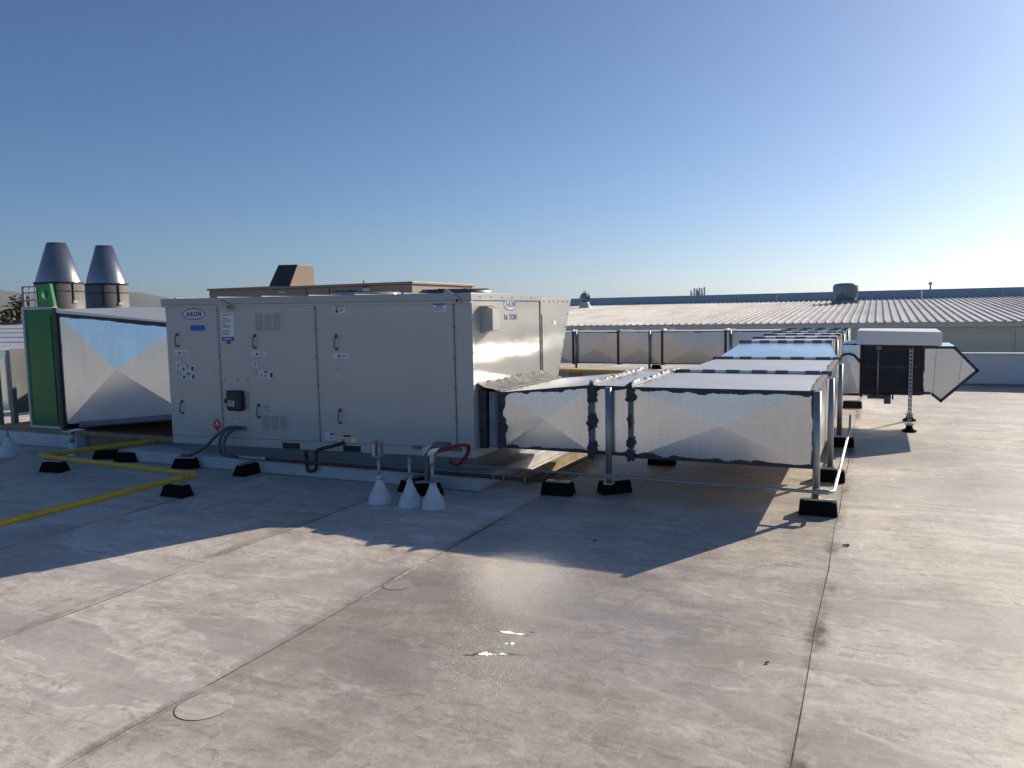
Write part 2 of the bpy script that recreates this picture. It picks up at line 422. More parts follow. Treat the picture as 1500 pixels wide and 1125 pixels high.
# ------------------------------------------------------------------ far metal-roofed building
bl = thing('metal_roof_building', 'long low building with pale ribbed metal roof and beige wall across the back', 'building', (-4, 33, -6.5))
B(-26, 16, 33.4, 54, -6.5, .70).build('wall_core', 'wall', bl)
for i in range(17):
    x = -24.05+i*2.38
    B(x+.006, x+2.374, 33.33, 33.41, -6.5, .72).build('wall_panel', 'wall', bl)
B(-26, 16, 33.02, 33.30, .70, .885).build('fascia', 'fascia', bl, bevel=.02)
def roofz(y): return .90+(y-33)/21*.98
pan = None
for i in range(136):
    x = -25.5+i*.30
    if pan is None:
        m = MB(); z0, z1 = roofz(32.95), roofz(54)
        # flat pan, then an upstanding rib
        pr = [(0, 0), (.230, 0), (.238, .055), (.286, .055), (.293, 0), (.298, 0)]
        vs = []; fs = []
        for y, z in ((32.95, z0), (54, z1)):
            vs += [(x+a, y, z+h) for a, h in pr] + [(x+.298, y, z-.02), (x, y, z-.02)]
        n = 8
        fs = [(k, (k+1) % n, n+(k+1) % n, n+k) for k in range(n)]+[tuple(range(n))[::-1], tuple(range(n, 2*n))]
        pan = m.add(vs, fs).build('roof_panel', 'roofmetal', bl); x_first = x
    else:
        c = pan.copy(); COL.objects.link(c); c.parent = bl; c.location.x = x-x_first
for i in range(11):
    x = -27+i*4.2
    B(x+.01, x+4.19, 54.02, 54.2, 1.86, 2.375).build('parapet_panel', 'ridge', bl, bevel=.01)
B(-27, 19.2, 53.98, 54.26, 2.376, 2.42).build('coping', 'ridge', bl)
B(-27, 19.2, 54.21, 60, -6.5, 1.9).build('rear_block', 'wall', bl)

v = thing('roof_drum_vent', 'grey drum shaped exhaust vent standing on the ribbed metal roof', 'vent', (-1.74, 50, roofz(50)))
MB().lathe([(.60, -.05), (.60, .28), (.66, .30), (.66, 1.02), (.60, 1.10), (.30, 1.15), (.01, 1.16)], (-1.74, 50, roofz(50)), 28).build('drum', 'ventmetal', v)
MB().box(-2.45, -1.03, 49.3, 50.7, roofz(50)-.08, roofz(50)+.14).build('base', 'ventmetal', v)
for k in range(14):
    a = 2*math.pi*k/14
    MB().obox((-1.74+.665*math.cos(a), 50+.665*math.sin(a), roofz(50)+.66), .03, .03, .70, Matrix.Rotation(a, 3, 'Z')).build('rib', 'ventmetal', v)
v = thing('turbine_vent', 'round turbine ventilator at the left end of the metal roof', 'vent', (-17.8, 50, roofz(50)))
z = roofz(50)
MB().lathe([(.46, -.05), (.42, .05), (.27, .32), (.27, .42)], (-17.8, 50, z), 20).build('base', 'fascia', v)
fin = MB()
for k in range(20):
    a0 = 2*math.pi*k/20
    for j in range(8):
        t0, t1 = R(-70+j*20), R(-70+(j+1)*20)
        q = []
        for t, aa in ((t0, a0), (t0, a0+.42), (t1, a0+.42), (t1, a0)):
            rr = .345*math.cos(t)*(1 if aa == a0 else .86)
            q.append((-17.8+rr*math.cos(aa), 50+rr*math.sin(aa), z+.72+.33*math.sin(t)))
        fin.add(q, [(0, 1, 2, 3)], True)
fin.lathe([(.16, 1.10), (.10, 1.14), (.01, 1.15)], (-17.8, 50, z), 16)
fin.build('turbine_head', 'ventmetal', v)
a = thing('antenna_mast', 'cluster of cell panel antennas on a mast far behind the metal roof', 'antenna', (-14.4, 70, -6.5))
MB().tube([(-14.4, 70, -6.5), (-14.4, 70, 3.1)], .07, 8).build('mast', 'ventmetal', a)
MB().box(-15.0, -13.75, 69.97, 70.03, 2.75, 2.82).build('crossbar', 'ventmetal', a)
for x, h in ((-14.98, .42), (-14.70, .62), (-14.50, .60), (-14.25, .66), (-14.05, .6), (-13.82, .7)):
    B(x-.07, x+.07, 69.84, 69.96, 2.60, 2.62+h+.05).build('panel_antenna', 'ventmetal', a, bevel=.02)
a = thing('roof_stub_vent', 'tiny pipe vent poking above the right part of the far parapet', 'vent', (3.0, 57, 1.9))
MB().lathe([(.05, 0), (.05, .85), (.11, .86), (.11, 1.0), (.01, 1.03)], (3.0, 57, 1.9), 12).build('pipe', 'ventmetal', a)

tag(B(-60, 16, 27.02, 33.3, -.9, -.42).build('bounce_roof', 'membrane', loc=(0, 27, -.5)), kind='structure').color = (1, 1, 1, 1)  # unseen roof strip added to bounce light onto the far wall
# ------------------------------------------------------------------ parapet on this roof, right
pw = thing('parapet_wall', 'low blue grey parapet with pale metal coping at the right edge of the roof', 'wall', (6, 17.45, 0))
for i in range(4):
    x = .8+i*3.0
    B(x+.004, x+2.996, 17.40, 17.62, 0, .585).build('cladding_panel', 'parapet', pw)
B(.78, 12.8, 17.36, 17.66, .586, .625).build('coping', 'whitetrim', pw, bevel=.006)
MB().box(.8, 12.8, 17.33, 17.397, 0, .04).build('base_strip', 'wood', pw)

# ------------------------------------------------------------------ left background
wb = thing('white_roof_building', 'low building with white ribbed roof beyond the left edge', 'building', (-26, 16, -6.5))
B(-40, -19.5, 15.1, 19, -6.5, .60).build('wall', 'wall', wb)
for i in range(6):
    y0, y1 = 14.8+i*.75, 15.55+i*.75
    z0, z1 = .66+i*.135, .795+i*.135
    MB().hexa([(-41, y0, z0-.05), (-19.2, y0, z0-.05), (-19.2, y1, z1-.05), (-41, y1, z1-.05), (-41, y0, z0), (-19.2, y0, z0), (-19.2, y1, z1-.02), (-41, y1, z1-.02)]).build('roof_panel', 'curb', wb)

def tree(x, y, base, top, r, mat, label, seed, tufts=5, leaves=420, up=.6):
    rr = random.Random(seed)
    t = thing('tree', label, 'tree', (x, y, base), 'distant trees')
    H = top-base
    m = MB(); m.tube([(x, y, base), (x+.1*r, y, base+H*.45), (x-.05*r, y, base+H*.8)], .035*H, 8)
    cs = []
    for k in range(tufts):
        a = rr.uniform(0, 6.28); q = rr.uniform(.15, .8)*r; zz = base+H*rr.uniform(up, .95)
        c = (x+q*math.cos(a), y+q*math.sin(a), zz); cs.append((c, rr.uniform(.28, .5)*r))
        m.tube([(x, y, base+H*(up-.15)), L((x, y, base+H*up), c, .6), c], .012*H, 5)
    m.build('trunk', 'bark', t)
    lf = MB()
    for k in range(leaves):
        c, cr = rr.choice(cs)
        p = Vector(c)+Vector((rr.gauss(0, .5), rr.gauss(0, .5), rr.gauss(0, .42)))*cr
        s = rr.uniform(.06, .13)*r
        n = Matrix.Rotation(rr.uniform(0, 6.28), 3, 'Z')@Matrix.Rotation(rr.uniform(0, 3.1), 3, 'X')
        lf.add([p+n@Vector((-s, 0, 0)), p+n@Vector((0, -s*.5, 0)), p+n@Vector((s, 0, 0)), p+n@Vector((0, s*.5, .3*s))], [(0, 1, 2, 3)])
    lf.build('crown', mat, t)
tree(-54.2, 35, -6.5, 3.4, 1.6, 'leafdry', 'tall sparse dark tree at the far left edge behind the white roof', 3, 9, 900, .55)
tree(-58.5, 36, -6.5, 2.1, 2.6, 'leaf', 'low rounded tree at the extreme left beside the sparse tree', 4, 8, 800, .5)
tree(-46.0, 40, -6.5, 2.95, 1.3, 'leafdry', 'small dark treetop peeking out beside the grey unit lid', 5, 6, 500, .6)
tree(-60.0, 50, -6.5, 2.9, 1.7, 'leaf', 'faint distant treetop between the exhaust cones and the grey unit', 6, 6, 500, .6)
hb = thing('pale_house', 'small pale house far away behind the white roof at left', 'building', (-63, 40.5, -6.5))
B(-65, -61, 38.5, 42.5, -6.5, 1.5).build('wall', 'wall', hb)
MB().prism([(-65.2, 38.3, 1.5), (-60.8, 38.3, 1.5), (-63, 38.3, 2.2)], (0, 4.4, 0)).build('roof', 'fascia', hb)

# ------------------------------------------------------------------ curbs
c = thing('equipment_curb', 'long white membrane wrapped curb under the grey air handling unit', 'curb', (-5.2, 7, 0))
B(-7.75, -3.18, 6.09, 8.0, .003, .125).build('curb_wrap', 'curb', c, bevel=.012)
B(-7.05, -3.36, 6.36, 7.8, .126, .245).build('riser', 'unit_dark', c)
c = thing('duct_curb', 'white curb with timber top under the green fan box', 'curb', (-9.6, 6.9, 0))
B(-10.6, -8.95, 6.42, 8.0, .003, .17).build('curb_wrap', 'curb', c, bevel=.012)
B(-10.55, -7.2, 6.50, 8.0, .171, .225).build('timber_top', 'wood', c)
B(-8.9, -7.2, 6.56, 8.0, .003, .17).build('timber_cheek', 'wood', c)

# ------------------------------------------------------------------ grey packaged unit
U = thing('rooftop_unit', 'large grey packaged air conditioning unit with oval logo and 16 TON lettering', 'air conditioner', (-5.2, 7.05, .245))
YF = 6.25; XR = -3.30; XL = -7.10; YB = 7.83
def zb(x): return .213+(x-XL)/(XR-XL)*.058
def zt(x): return 1.738-(x-XL)/(XR-XL)*.036
def slab(x0, x1, y0, y1, fz0, fz1):
    return MB().hexa([(x0, y0, fz0(x0)), (x1, y0, fz0(x1)), (x1, y1, fz0(x1)), (x0, y1, fz0(x0)), (x0, y0, fz1(x0)), (x1, y0, fz1(x1)), (x1, y1, fz1(x1)), (x0, y1, fz1(x0))])
slab(XL+.012, XR-.012, YF+.018, YB, lambda x: zb(x)+.03, lambda x: zt(x)-.002).build('cabinet_body', 'seamgap', U)
# base rail with two fork pockets
def rail(x0, x1, z0=0, z1=.085): return slab(x0, x1, YF+.004, YB, lambda x: zb(x)+z0, lambda x: zb(x)+z1)
m = MB()
for x0, x1 in ((XL, -5.545), (-5.315, -4.78), (-4.562, XR)):
    q = rail(x0, x1); m.add(q.v, q.f)
for x0, x1 in ((-5.545, -5.315), (-4.78, -4.562)):
    q = rail(x0, x1, .062, .085); m.add(q.v, q.f)
m.build('base_rail', 'unit', U)
for x0, x1 in ((-5.545, -5.315), (-4.78, -4.562)):
    slab(x0+.001, x1-.001, YF+.014, YB-.1, lambda x: zb(x)+.002, lambda x: zb(x)+.0605).build('fork_pocket_shade', 'black', U)  # black fill stands in for the shade inside the pockets
doors = []
for x0, x1 in ((XL, -6.340), (-6.332, -5.051), (-5.043, -3.487), (-3.479, XR)):
    nm = 'door' if x1 < XR else 'corner_panel'
    o = slab(x0+.002, x1-.002, YF, YF+.030, lambda x: zb(x)+.088, lambda x: zt(x)-.004).build(nm, 'unit', U, bevel=.004); doors.append(o)
D1, D2, D3, CP = doors
for x in (-6.357, -6.315, -5.068, -5.026, -3.504, -3.462):           # narrow jamb beads beside the gaps
    slab(x-.0025, x+.0025, YF-.0025, YF+.002, lambda t: zb(t)+.10, lambda t: zt(t)-.02).build('jamb_bead', 'unit', U)
hg = MB()
for x in (-6.336, -5.047, -3.483):
    for z in (.36, .62, .90, 1.18, 1.46, 1.66):
        hg.box(x-.020, x+.020, YF-.006, YF, z, z+.012)
tag(hg.build('hinge_clips', 'unit_dark', U), kind='stuff')
# lid
slab(XL-.028, XR+.012, YF-.030, YB+.03, lambda x: zt(x), lambda x: zt(x)+.070).build('lid', 'unit_top', U, bevel=.006)
slab(XL-.022, XR+.006, YF-.022, YF-.001, lambda x: zt(x)-.024, lambda x: zt(x)-.001).build('drip_edge', 'unit', U, bevel=.003)
for x in (-6.9, -6.3, -5.7, -5.1, -4.55, -4.0):
    slab(x-.012, x+.012, YF-.034, YB, lambda t: zt(t)+.0705, lambda t: zt(t)+.082).build('lid_seam', 'unit_top', U)
# right side panels
def side(y0, y1, z0, z1, t=.012, mat='unit_side', nm='side_panel', bev=.003): return B(XR-.011, XR-.011+t, y0, y1, z0, z1).build(nm, mat, U, bevel=bev)
side(YF+.034, 7.80, .30, 1.70)
B(XR-.008, XR+.006, YF-.004, YF+.028, .845, 1.70).build('corner_trim', 'unit', U, bevel=.003)
B(XR-.008, XR+.004, 7.806, 7.836, .30, 1.70).build('rear_trim', 'gap', U)
# rain hood on the rear end
hp = [(XR-.004, 7.84, 1.742), (XR-.004, 8.80, 1.748), (XR-.004, 8.34, .85), (XR-.004, 7.84, .85)]
m = MB(); m.prism(hp, (-1.5, 0, 0)); m.build('rain_hood', 'unit', U, bevel=.004)
B(XR-.003, XR+.002, 7.875, 7.885, .88, 1.55).build('hood_seam', 'gap', U)
B(XR-.003, XR+.0005, 8.20, 8.29, 1.435, 1.485).build('sticker', 'sticker', U)
sm = MB()
for y in [7.95+.14*k for k in range(6)]: sm.box(XR-.004, XR+.003, y-.006, y+.006, 1.695, 1.707)
for z in [.95+.15*k for k in range(5)]:
    sm.box(XR-.004, XR+.003, 7.855, 7.866, z, z+.011); sm.box(XR-.004, XR+.003, 8.29+(z-.85)*.51, 8.302+(z-.85)*.51, z, z+.011)
    sm.box(XR-.004, XR+.009, YF+.008, YF+.018, z-.02, z-.009)
for y in [6.4+.23*k for k in range(6)]: sm.box(XR-.004, XR+.0155, y-.007, y+.007, 1.728, 1.741)
tag(sm.build('panel_screws', 'handle', U), kind='stuff')
# small weather hood on the right side
m = MB()
m.prism([(XR+.0, 6.43, 1.645), (XR+.12, 6.43, 1.625), (XR+.12, 6.43, 1.43), (XR+.0, 6.43, 1.40)], (0, .15, 0))
m.build('relief_hood', 'unit', U, bevel=.003)
B(XR, XR+.135, 6.40, 6.74, 1.646, 1.654).build('hood_flange', 'unit', U)
# condenser fans on the lid
for x, y in ((-3.95, 7.15), (-5.1, 7.2)):
    z = zt(x)+.07
    f = MB().lathe([(.38, 0), (.38, .040), (.36, .045), (.36, .0)], (x, y, z), 32, cap=False).build('fan_ring', 'handle' if x > -4 else 'unit_top', U)
    gm = MB()
    for k in range(8):
        r = .05+k*.043
        gm.tube([(x+r*math.cos(2*math.pi*i/28), y+r*math.sin(2*math.pi*i/28), z+.05) for i in range(29)], .003, 5)
    for k in range(4):
        a = k*math.pi/4
        gm.tube([(x-.36*math.cos(a), y-.36*math.sin(a), z+.054), (x+.36*math.cos(a), y+.36*math.sin(a), z+.054)], .004, 5)
    gm.build('fan_guard', 'black', f)
# handles
def handle(x, z, door):
    h = MB().box(x-.014, x+.014, YF-.010, YF, z+.045, z+.078).box(x-.012, x+.016, YF-.008, YF, z-.078, z-.055)
    o = h.build('handle', 'handle', U, bevel=.002)
    MB().tube([(x, YF-.008, z+.062), (x+.006, YF-.034, z+.05), (x+.004, YF-.040, z), (x-.004, YF-.034, z-.05), (x-.004, YF-.008, z-.066)], .0062, 8, 4).build('grip', 'handle', o)
for x, z, dd in ((-6.933, 1.356, D1), (-6.920, .622, D1), (-5.833, 1.341, D2), (-5.825, .616, D2), (-4.800, 1.330, D3), (-4.789, .600, D3)): handle(x, z, dd)
# oval logos
def oval(c, a, b, side, lw, mat='blue'):
    n = 48; pts = []
    for r0, off, mt, nm in ((1., .0018, 'sticker', 'logo_badge'),):
        P = []
        for i in range(n):
            t = 2*math.pi*i/n; u, v_ = a*math.cos(t), b*math.sin(t)
            P.append((c[0]+u, c[1], c[2]+v_) if side == 'front' else (c[0], c[1]+u, c[2]+v_))
        d_ = (0, -.002, 0) if side == 'front' else (.002, 0, 0)
        o = MB().prism(P, d_).build(nm, 'silver', U)
    m = MB(); vs = []; fs = []
    for i in range(n):
        t = 2*math.pi*i/n
        for k in (1., 1-lw/a):
            kb = 1. if k == 1. else 1-lw/b
            u, v_ = a*k*math.cos(t), b*kb*math.sin(t)
            vs.append((c[0]+u, c[1]-.003, c[2]+v_) if side == 'front' else (c[0]+.003, c[1]+u, c[2]+v_))
    for i in range(n): fs.append((2*i, 2*((i+1) % n), 2*((i+1) % n)+1, 2*i+1))
    m.add(vs, fs).build('oval_ring', mat, o)
    return o
o = oval((-6.675, YF-.0005, 1.636), .168, .060, 'front', .010)
put_text('AAON', .070, 'navy', o, (-6.675, YF-.0035, 1.634), 'front', .0026, .18, .225, 1.30)
XS = XR+.0015
o = oval((XS, 7.073, 1.666), .155, .060, 'right', .008)
put_text('AAON', .078, 'navy', o, (XS+.0035, 7.073, 1.664), 'right', .0014, .12, .235, 1.35)
put_text('16 TON', .082, 'blue', U, (XS+.0025, 7.07, 1.540), 'right', .0004, 0, .285, 1.25)
# stickers: white plate plus printed shapes given in 0..1 plate coordinates
def sticker(x0, x1, z0, z1, prints, mat='sticker', label=None, y=YF):
    o = B(x0, x1, y-.0016, y, z0, z1).build('sticker', mat, U)
    if label: o['label'] = label
    by = {}
    for (u0, u1, v0, v1, mt) in prints: by.setdefault(mt, []).append((u0, u1, v0, v1))
    for mt, qs in by.items():
        m = MB()
        for u0, u1, v0, v1 in qs:
            m.add([(x0+(x1-x0)*u, y-.0022, z0+(z1-z0)*v_) for u, v_ in ((u0, v0), (u1, v0), (u1, v1), (u0, v1))], [(0, 1, 2, 3)])
        m.build('print', mt, o)
    return o
def lines(u0, u1, v0, v1, n, mt='ink', seed=0):
    rr = random.Random(seed); h = (v1-v0)/n
    return [(u0, u0+(u1-u0)*rr.uniform(.55, 1), v0+h*(i+.25), v0+h*(i+.62), mt) for i in range(n)]
strip = [(.06, .20, .2, .8, 'sticker'), (.09, .12, .3, .7, 'ink'), (.13, .16, .4, .6, 'ink'), (.30, .48, .18, .36, 'ink'), (.33, .45, .36, .58, 'ink'), (.36, .42, .58, .82, 'ink')]+lines(.54, .97, .2, .8, 3)
sticker(-6.998, -6.793, 1.194, 1.246, strip); sticker(-5.897, -5.699, 1.190, 1.236, strip); sticker(-4.852, -4.661, 1.175, 1.222, strip)
bolt = [(.45, .62, .70, .95, 'ink'), (.38, .70, .45, .72, 'ink'), (.42, .58, .22, .46, 'ink'), (.38, .50, .06, .24, 'ink')]
sticker(-6.982, -6.920, 1.029, 1.119, bolt); sticker(-5.871, -5.825, 1.065, 1.118, bolt)
sticker(-6.99, -6.915, .995, 1.022, lines(.1, .95, .1, .9, 2), 'silver'); sticker(-5.885, -5.80, 1.035, 1.056, lines(.1, .95, .1, .9, 2), 'silver')
def warn(tri, top): return [(.06, .26, .15, .33, tri), (.09, .23, .33, .55, tri), (.13, .19, .55, .80, tri), (.34, .68, .72, .95, top)]+lines(.34, .68, .12, .66, 3)+[(.78, .97, .12, .78, 'blue'), (.83, .88, .45, .70, 'sticker'), (.87, .93, .2, .4, 'sticker')]
sticker(-6.898, -6.718, 1.016, 1.086, warn('ink', 'red')); sticker(-6.898, -6.711, .928, .998, warn('ink', 'navy')); sticker(-5.80, -5.618, .960, 1.038, warn('orange', 'red'))
sticker(-5.883, -5.81, .985, 1.01, lines(.05, .95, .1, .9, 2), 'silver')
sticker(-6.735, -6.526, 1.459, 1.517, [], 'bluetape', 'strip of blue masking tape')
sticker(-6.289, -6.115, 1.392, 1.640, lines(.06, .9, .86, .97, 2, 'ink', 1)+lines(.06, .85, .62, .80, 3, 'ink', 2)+[(.06, .35, .54, .57, 'ink')]+lines(.06, .95, .36, .50, 3, 'ink', 3)+lines(.06, .95, .05, .30, 4, 'ink', 4))
sticker(-6.287, -6.120, 1.345, 1.389, lines(.1, .9, .2, .9, 2, 'sticker', 5), 'blue'); sticker(-6.227, -6.170, 1.313, 1.3435, [], 'blue')
sticker(-6.181, -6.015, .858, .943, [(.10, .28, .25, .75, 'ink'), (.14, .24, .35, .65, 'sticker'), (.40, .82, .72, .94, 'red')]+lines(.38, .9, .08, .64, 4, 'ink', 6))
sticker(-6.19, -6.02, .832, .852, [], 'silver')
sticker(-5.764, -5.661, .620, .684, [(.1, .9, .76, .88, 'ink')]+lines(.1, .9, .3, .66, 2, 'ink', 7)+[(.1, .9, .08, .18, 'ink')], 'silver')
sticker(-4.811, -4.681, 1.613, 1.686, [(.05, .98, .88, .99, 'red'), (.12, .30, .50, .80, 'red'), (.10, .34, .10, .44, 'ink'), (.16, .28, .18, .36, 'sticker')]+lines(.42, .95, .15, .8, 5, 'ink', 8))
sticker(-4.984, -4.866, .357, .429, [(.50, .96, .72, .97, 'navy')]+lines(.5, .95, .1, .62, 3, 'ink', 9)+[(.1, .35, .2, .55, 'silver')])
sticker(-4.820, -4.616, .346, .421, [(.0, 1, .62, 1, 'yellowprint'), (.28, .72, .70, .92, 'ink')]+lines(.06, .95, .08, .54, 3, 'ink', 10), label='caution sticker with yellow header')
sticker(-3.692, -3.563, 1.608, 1.681, [(.0, 1, .84, 1, 'navy'), (.22, .78, .64, .76, 'navy')]+lines(.05, .95, .08, .6, 4, 'blue', 11))
# flammable diamond
P = [(-6.423+u*.074, YF-.0004, .441+w_*.074) for u, w_ in ((0, 1), (1, 0), (0, -1), (-1, 0))]
o = MB().prism(P, (0, -.0018, 0)).build('sticker', 'red', U, label='red diamond hazard sticker with white flame')
fl = MB()
fl.add([(-6.423+u, YF-.0028, .441+w_) for u, w_ in ((-.016, .012), (.016, .012), (.014, .030), (.004, .036), (.002, .052), (-.008, .036), (-.015, .034))], [tuple(range(7))])
fl.add([(-6.423+u, YF-.0028, .441+w_) for u, w_ in ((-.05, -.004), (.05, -.004), (.05, .004), (-.05, .004))], [(0, 1, 2, 3)])
fl.build('print', 'sticker', o)
put_text('3', .026, 'sticker', o, (-6.423, YF-.0028, -.046+.441), 'front')
# knock-out
P = [(-4.795+.042*math.cos(t*math.pi/10), YF, 1.005+.020*math.sin(t*math.pi/10)) for t in range(20)]
MB().prism(P, (0, -.004, 0)).build('knockout', 'silver', U)
# louvres
for cx, cz, h, xs in ((-5.643, 1.536, .199, (-5.766, -5.650, -5.536)), (-5.624, .498, .171, (-5.738, -5.624, -5.510))):
    pl = B(cx-.181, cx+.181, YF-.003, YF, cz-h/2, cz+h/2).build('louvre_plate', 'unit', U, bevel=.001)
    for x in xs:
        for k in range(11):
            z = cz-h*.42+k*h*.84/10.5
            MB().hexa([(x-.043, YF-.0035, z), (x+.043, YF-.0035, z), (x+.043, YF-.003, z+.001), (x-.043, YF-.003, z+.001),
                       (x-.043, YF-.015, z+.0035), (x+.043, YF-.015, z+.0035), (x+.043, YF-.003, z+.011), (x-.043, YF-.003, z+.011)]).build('louvre_blade', 'unit', pl)
# disconnect switch on its own plate
pl = B(-6.305, -5.947, YF-.004, YF, .505, .960).build('switch_plate', 'unit', U, bevel=.0015)
sb = MB()
for x, z in ((-6.28, .93), (-6.10, .945), (-5.965, .93), (-5.962, .80), (-5.96, .70), (-5.96, .60), (-5.96, .53), (-6.28, .82), (-6.285, .66), (-6.2, .525), (-6.1, .525)):
    sb.box(x-.006, x+.006, YF-.007, YF-.004, z-.006, z+.006)
tag(sb.build('rivets', 'handle', pl), kind='stuff')
ds = B(-6.213, -6.003, YF-.075, YF-.004, .613, .826).build('disconnect_switch', 'black', U, bevel=.022)
B(-6.252, -6.214, YF-.060, YF-.03, .69, .742).build('switch_knob', 'black', ds, bevel=.006)
B(-6.180, -6.092, YF-.0765, YF-.0755, .664, .724).build('switch_label', 'silver', ds)
m = MB()
for u0, u1, v0, v1 in ((.15, .85, .72, .86), (.2, .4, .3, .6), (.5, .85, .25, .36), (.5, .75, .45, .56)):
    m.add([(-6.180+.088*u, YF-.0772, .664+.06*v_) for u, v_ in ((u0, v0), (u1, v0), (u1, v1), (u0, v1))], [(0, 1, 2, 3)])
m.build('print', 'ink', ds)
# lifting lugs
for cx, cz, ang, ln in ((-6.18, 1.722, -24, .165), (-3.47, 1.742, -34, .185)):
    rot = Matrix.Rotation(R(-ang), 3, 'Y')
    lg = MB().obox((cx, YF-.045, cz), ln, .012, .055, rot).build('lifting_lug', 'unit_top', U, bevel=.002)
    e = Vector((cx, YF-.052, cz))+rot@Vector((ln*.36, 0, 0))
    q = [e+Vector((.013*math.cos(t*.6283), 0, .013*math.sin(t*.6283))) for t in range(10)]
    MB().prism(q, (0, -.006, 0)).build('lug_bolt', 'black', lg)

# ------------------------------------------------------------------ ducts
FACES = {'front': (0, 1, 5, 4), 'right': (1, 2, 6, 5), 'back': (2, 3, 7, 6), 'left': (3, 0, 4, 7), 'top': (4, 5, 6, 7), 'bottom': (3, 2, 1, 0)}
def box8(x0, x1, y0, y1, z0, z1):
    return [Vector(v) for v in ((x0, y0, z0), (x1, y0, z0), (x1, y1, z0), (x0, y1, z0), (x0, y0, z1), (x1, y0, z1), (x1, y1, z1), (x0, y1, z1))]
def section(T, c, faces, bulge=.018, mat='galv', shell=True, topmat=True):
    c = [Vector(v) for v in c]; ctr = sum(c, Vector())/8
    if shell:
        ins = [v+(ctr-v).normalized()*.008 for v in c]
        MB().hexa(ins).build('duct_shell', 'galv_edge', T)
    for f in faces:
        b = bulge
        if isinstance(f, tuple): f, b = f
        q = [c[i] for i in FACES[f]]; cc = sum(q, Vector())/4
        n = (q[2]-q[0]).cross(q[3]-q[1]).normalized()
        if n.dot(cc-ctr) < 0: n = -n
        q2 = [L(v, cc, .012)+n*.001 for v in q]
        off = L(q2[0], q2[1], .5+rnd.uniform(-.015, .015))
        MB().add(q2+[cc+n*b], [(0, 1, 4), (1, 2, 4), (2, 3, 4), (3, 0, 4)]).build('panel', 'galv_top' if f == 'top' and topmat else mat, T)
def edge_sealant(T, p0, p1, inward, normal, width, jag, seed, mat='mastic', n=46, lift=.004):
    rr = random.Random(seed); p0, p1, inward, normal = map(Vector, (p0, p1, inward, normal))
    inward = inward.normalized(); normal = normal.normalized(); vs = []; fs = []; n *= 3; acc = tgt = 0.
    for i in range(n+1):
        t = i/n; p = p0*(1-t)+p1*t
        slow = 1+.16*math.sin(i*.05+seed)+.10*math.sin(i*.17+seed*2)
        if i % 9 == 0: tgt = rr.uniform(-1, 1)*jag*(1.1 if rr.random() < .2 else .35)
        acc += (tgt-acc)*.30
        wd = max(width*.3, width*.72*slow+acc+rr.uniform(-.0038, .0038))
        vs += [p-inward*.002+normal*.001, p-inward*.002+normal*lift, p+inward*wd*.7+normal*(lift+.003*rr.random()), p+inward*wd+normal*.0025*0+normal*.0022]
    for i in range(n):
        for k in range(3): fs.append((i*4+k, i*4+k+1, i*4+4+k+1, i*4+4+k))
    return MB().add(vs, fs).build('sealant', mat, T)
def blob_sealant(T, p0, p1, across, normal, spots, seed, mat='mastic'):
    """lumpy sealant smeared over a vertical joint"""
    rr = random.Random(seed); p0, p1, across, normal = map(Vector, (p0, p1, across, normal)); m = MB()
    for t, w_, h in spots:
        c = p0*(1-t)+p1*t; up = (p1-p0).normalized(); P = []
        w_ *= .72; h *= .95
        for i in range(18):
            a = i*math.pi/9; k = 1+rr.uniform(-.34, .30)
            P.append(c+across*w_*k*math.cos(a)+up*h*k*math.sin(a)+normal*.008)
        m.add(P+[c+normal*.021], [(i, (i+1) % 18, 18) for i in range(18)])
        m.add([q-normal*.007 for q in P]+P, [(i, (i+1) % 18, 18+(i+1) % 18, 18+i) for i in range(18)])
    return tag(m.build('sealant_daubs', mat, T), kind='stuff')

D = thing('supply_duct', 'long galvanised rectangular duct running from the grey unit towards the back', 'duct', (-1.5, 9, 0))
# short piece off the unit, then the wide elbow
s1 = [(-3.075, 6.35, .370), (-2.215, 6.35, .366), (-2.215, 7.85, .366), (-3.075, 7.85, .370), (-3.075, 6.35, .872), (-2.215, 6.35, .955), (-2.215, 7.85, .955), (-3.075, 7.85, .872)]
section(D, s1, [('front', .015), ('top', .012), 'back', 'bottom'])
section(D, box8(-2.195, -1.875, 6.35, 7.95, .362, .952), [('front', .004), ('top', .004), 'back', 'bottom'])
section(D, box8(-1.855, -.41, 6.35, 7.90, .350, .948), [('front', .017), ('top', .012), ('right', .014), 'bottom'])
section(D, box8(-1.855, -.41, 7.94, 10.08, .350, .945), [('top', .012), ('right', .014), 'left', 'bottom'])
s5 = [(-1.855, 10.12, .35), (-.41, 10.12, .35), (-.62, 12.18, .35), (-1.855, 12.18, .35), (-1.855, 10.12, .945), (-.41, 10.12, .945), (-.62, 12.18, 1.062), (-1.855, 12.18, 1.062)]
section(D, s5, [('top', .014), ('right', .014), 'left', 'bottom'], topmat=False)
ys = [12.2, 13.6, 15.0, 16.4, 17.8, 19.0]
for a_, b_ in zip(ys, ys[1:]):
    section(D, box8(-1.855, -.62, a_+.02, b_-.02, .35, 1.06), [('top', .01), ('right', .014), 'left', 'bottom'])
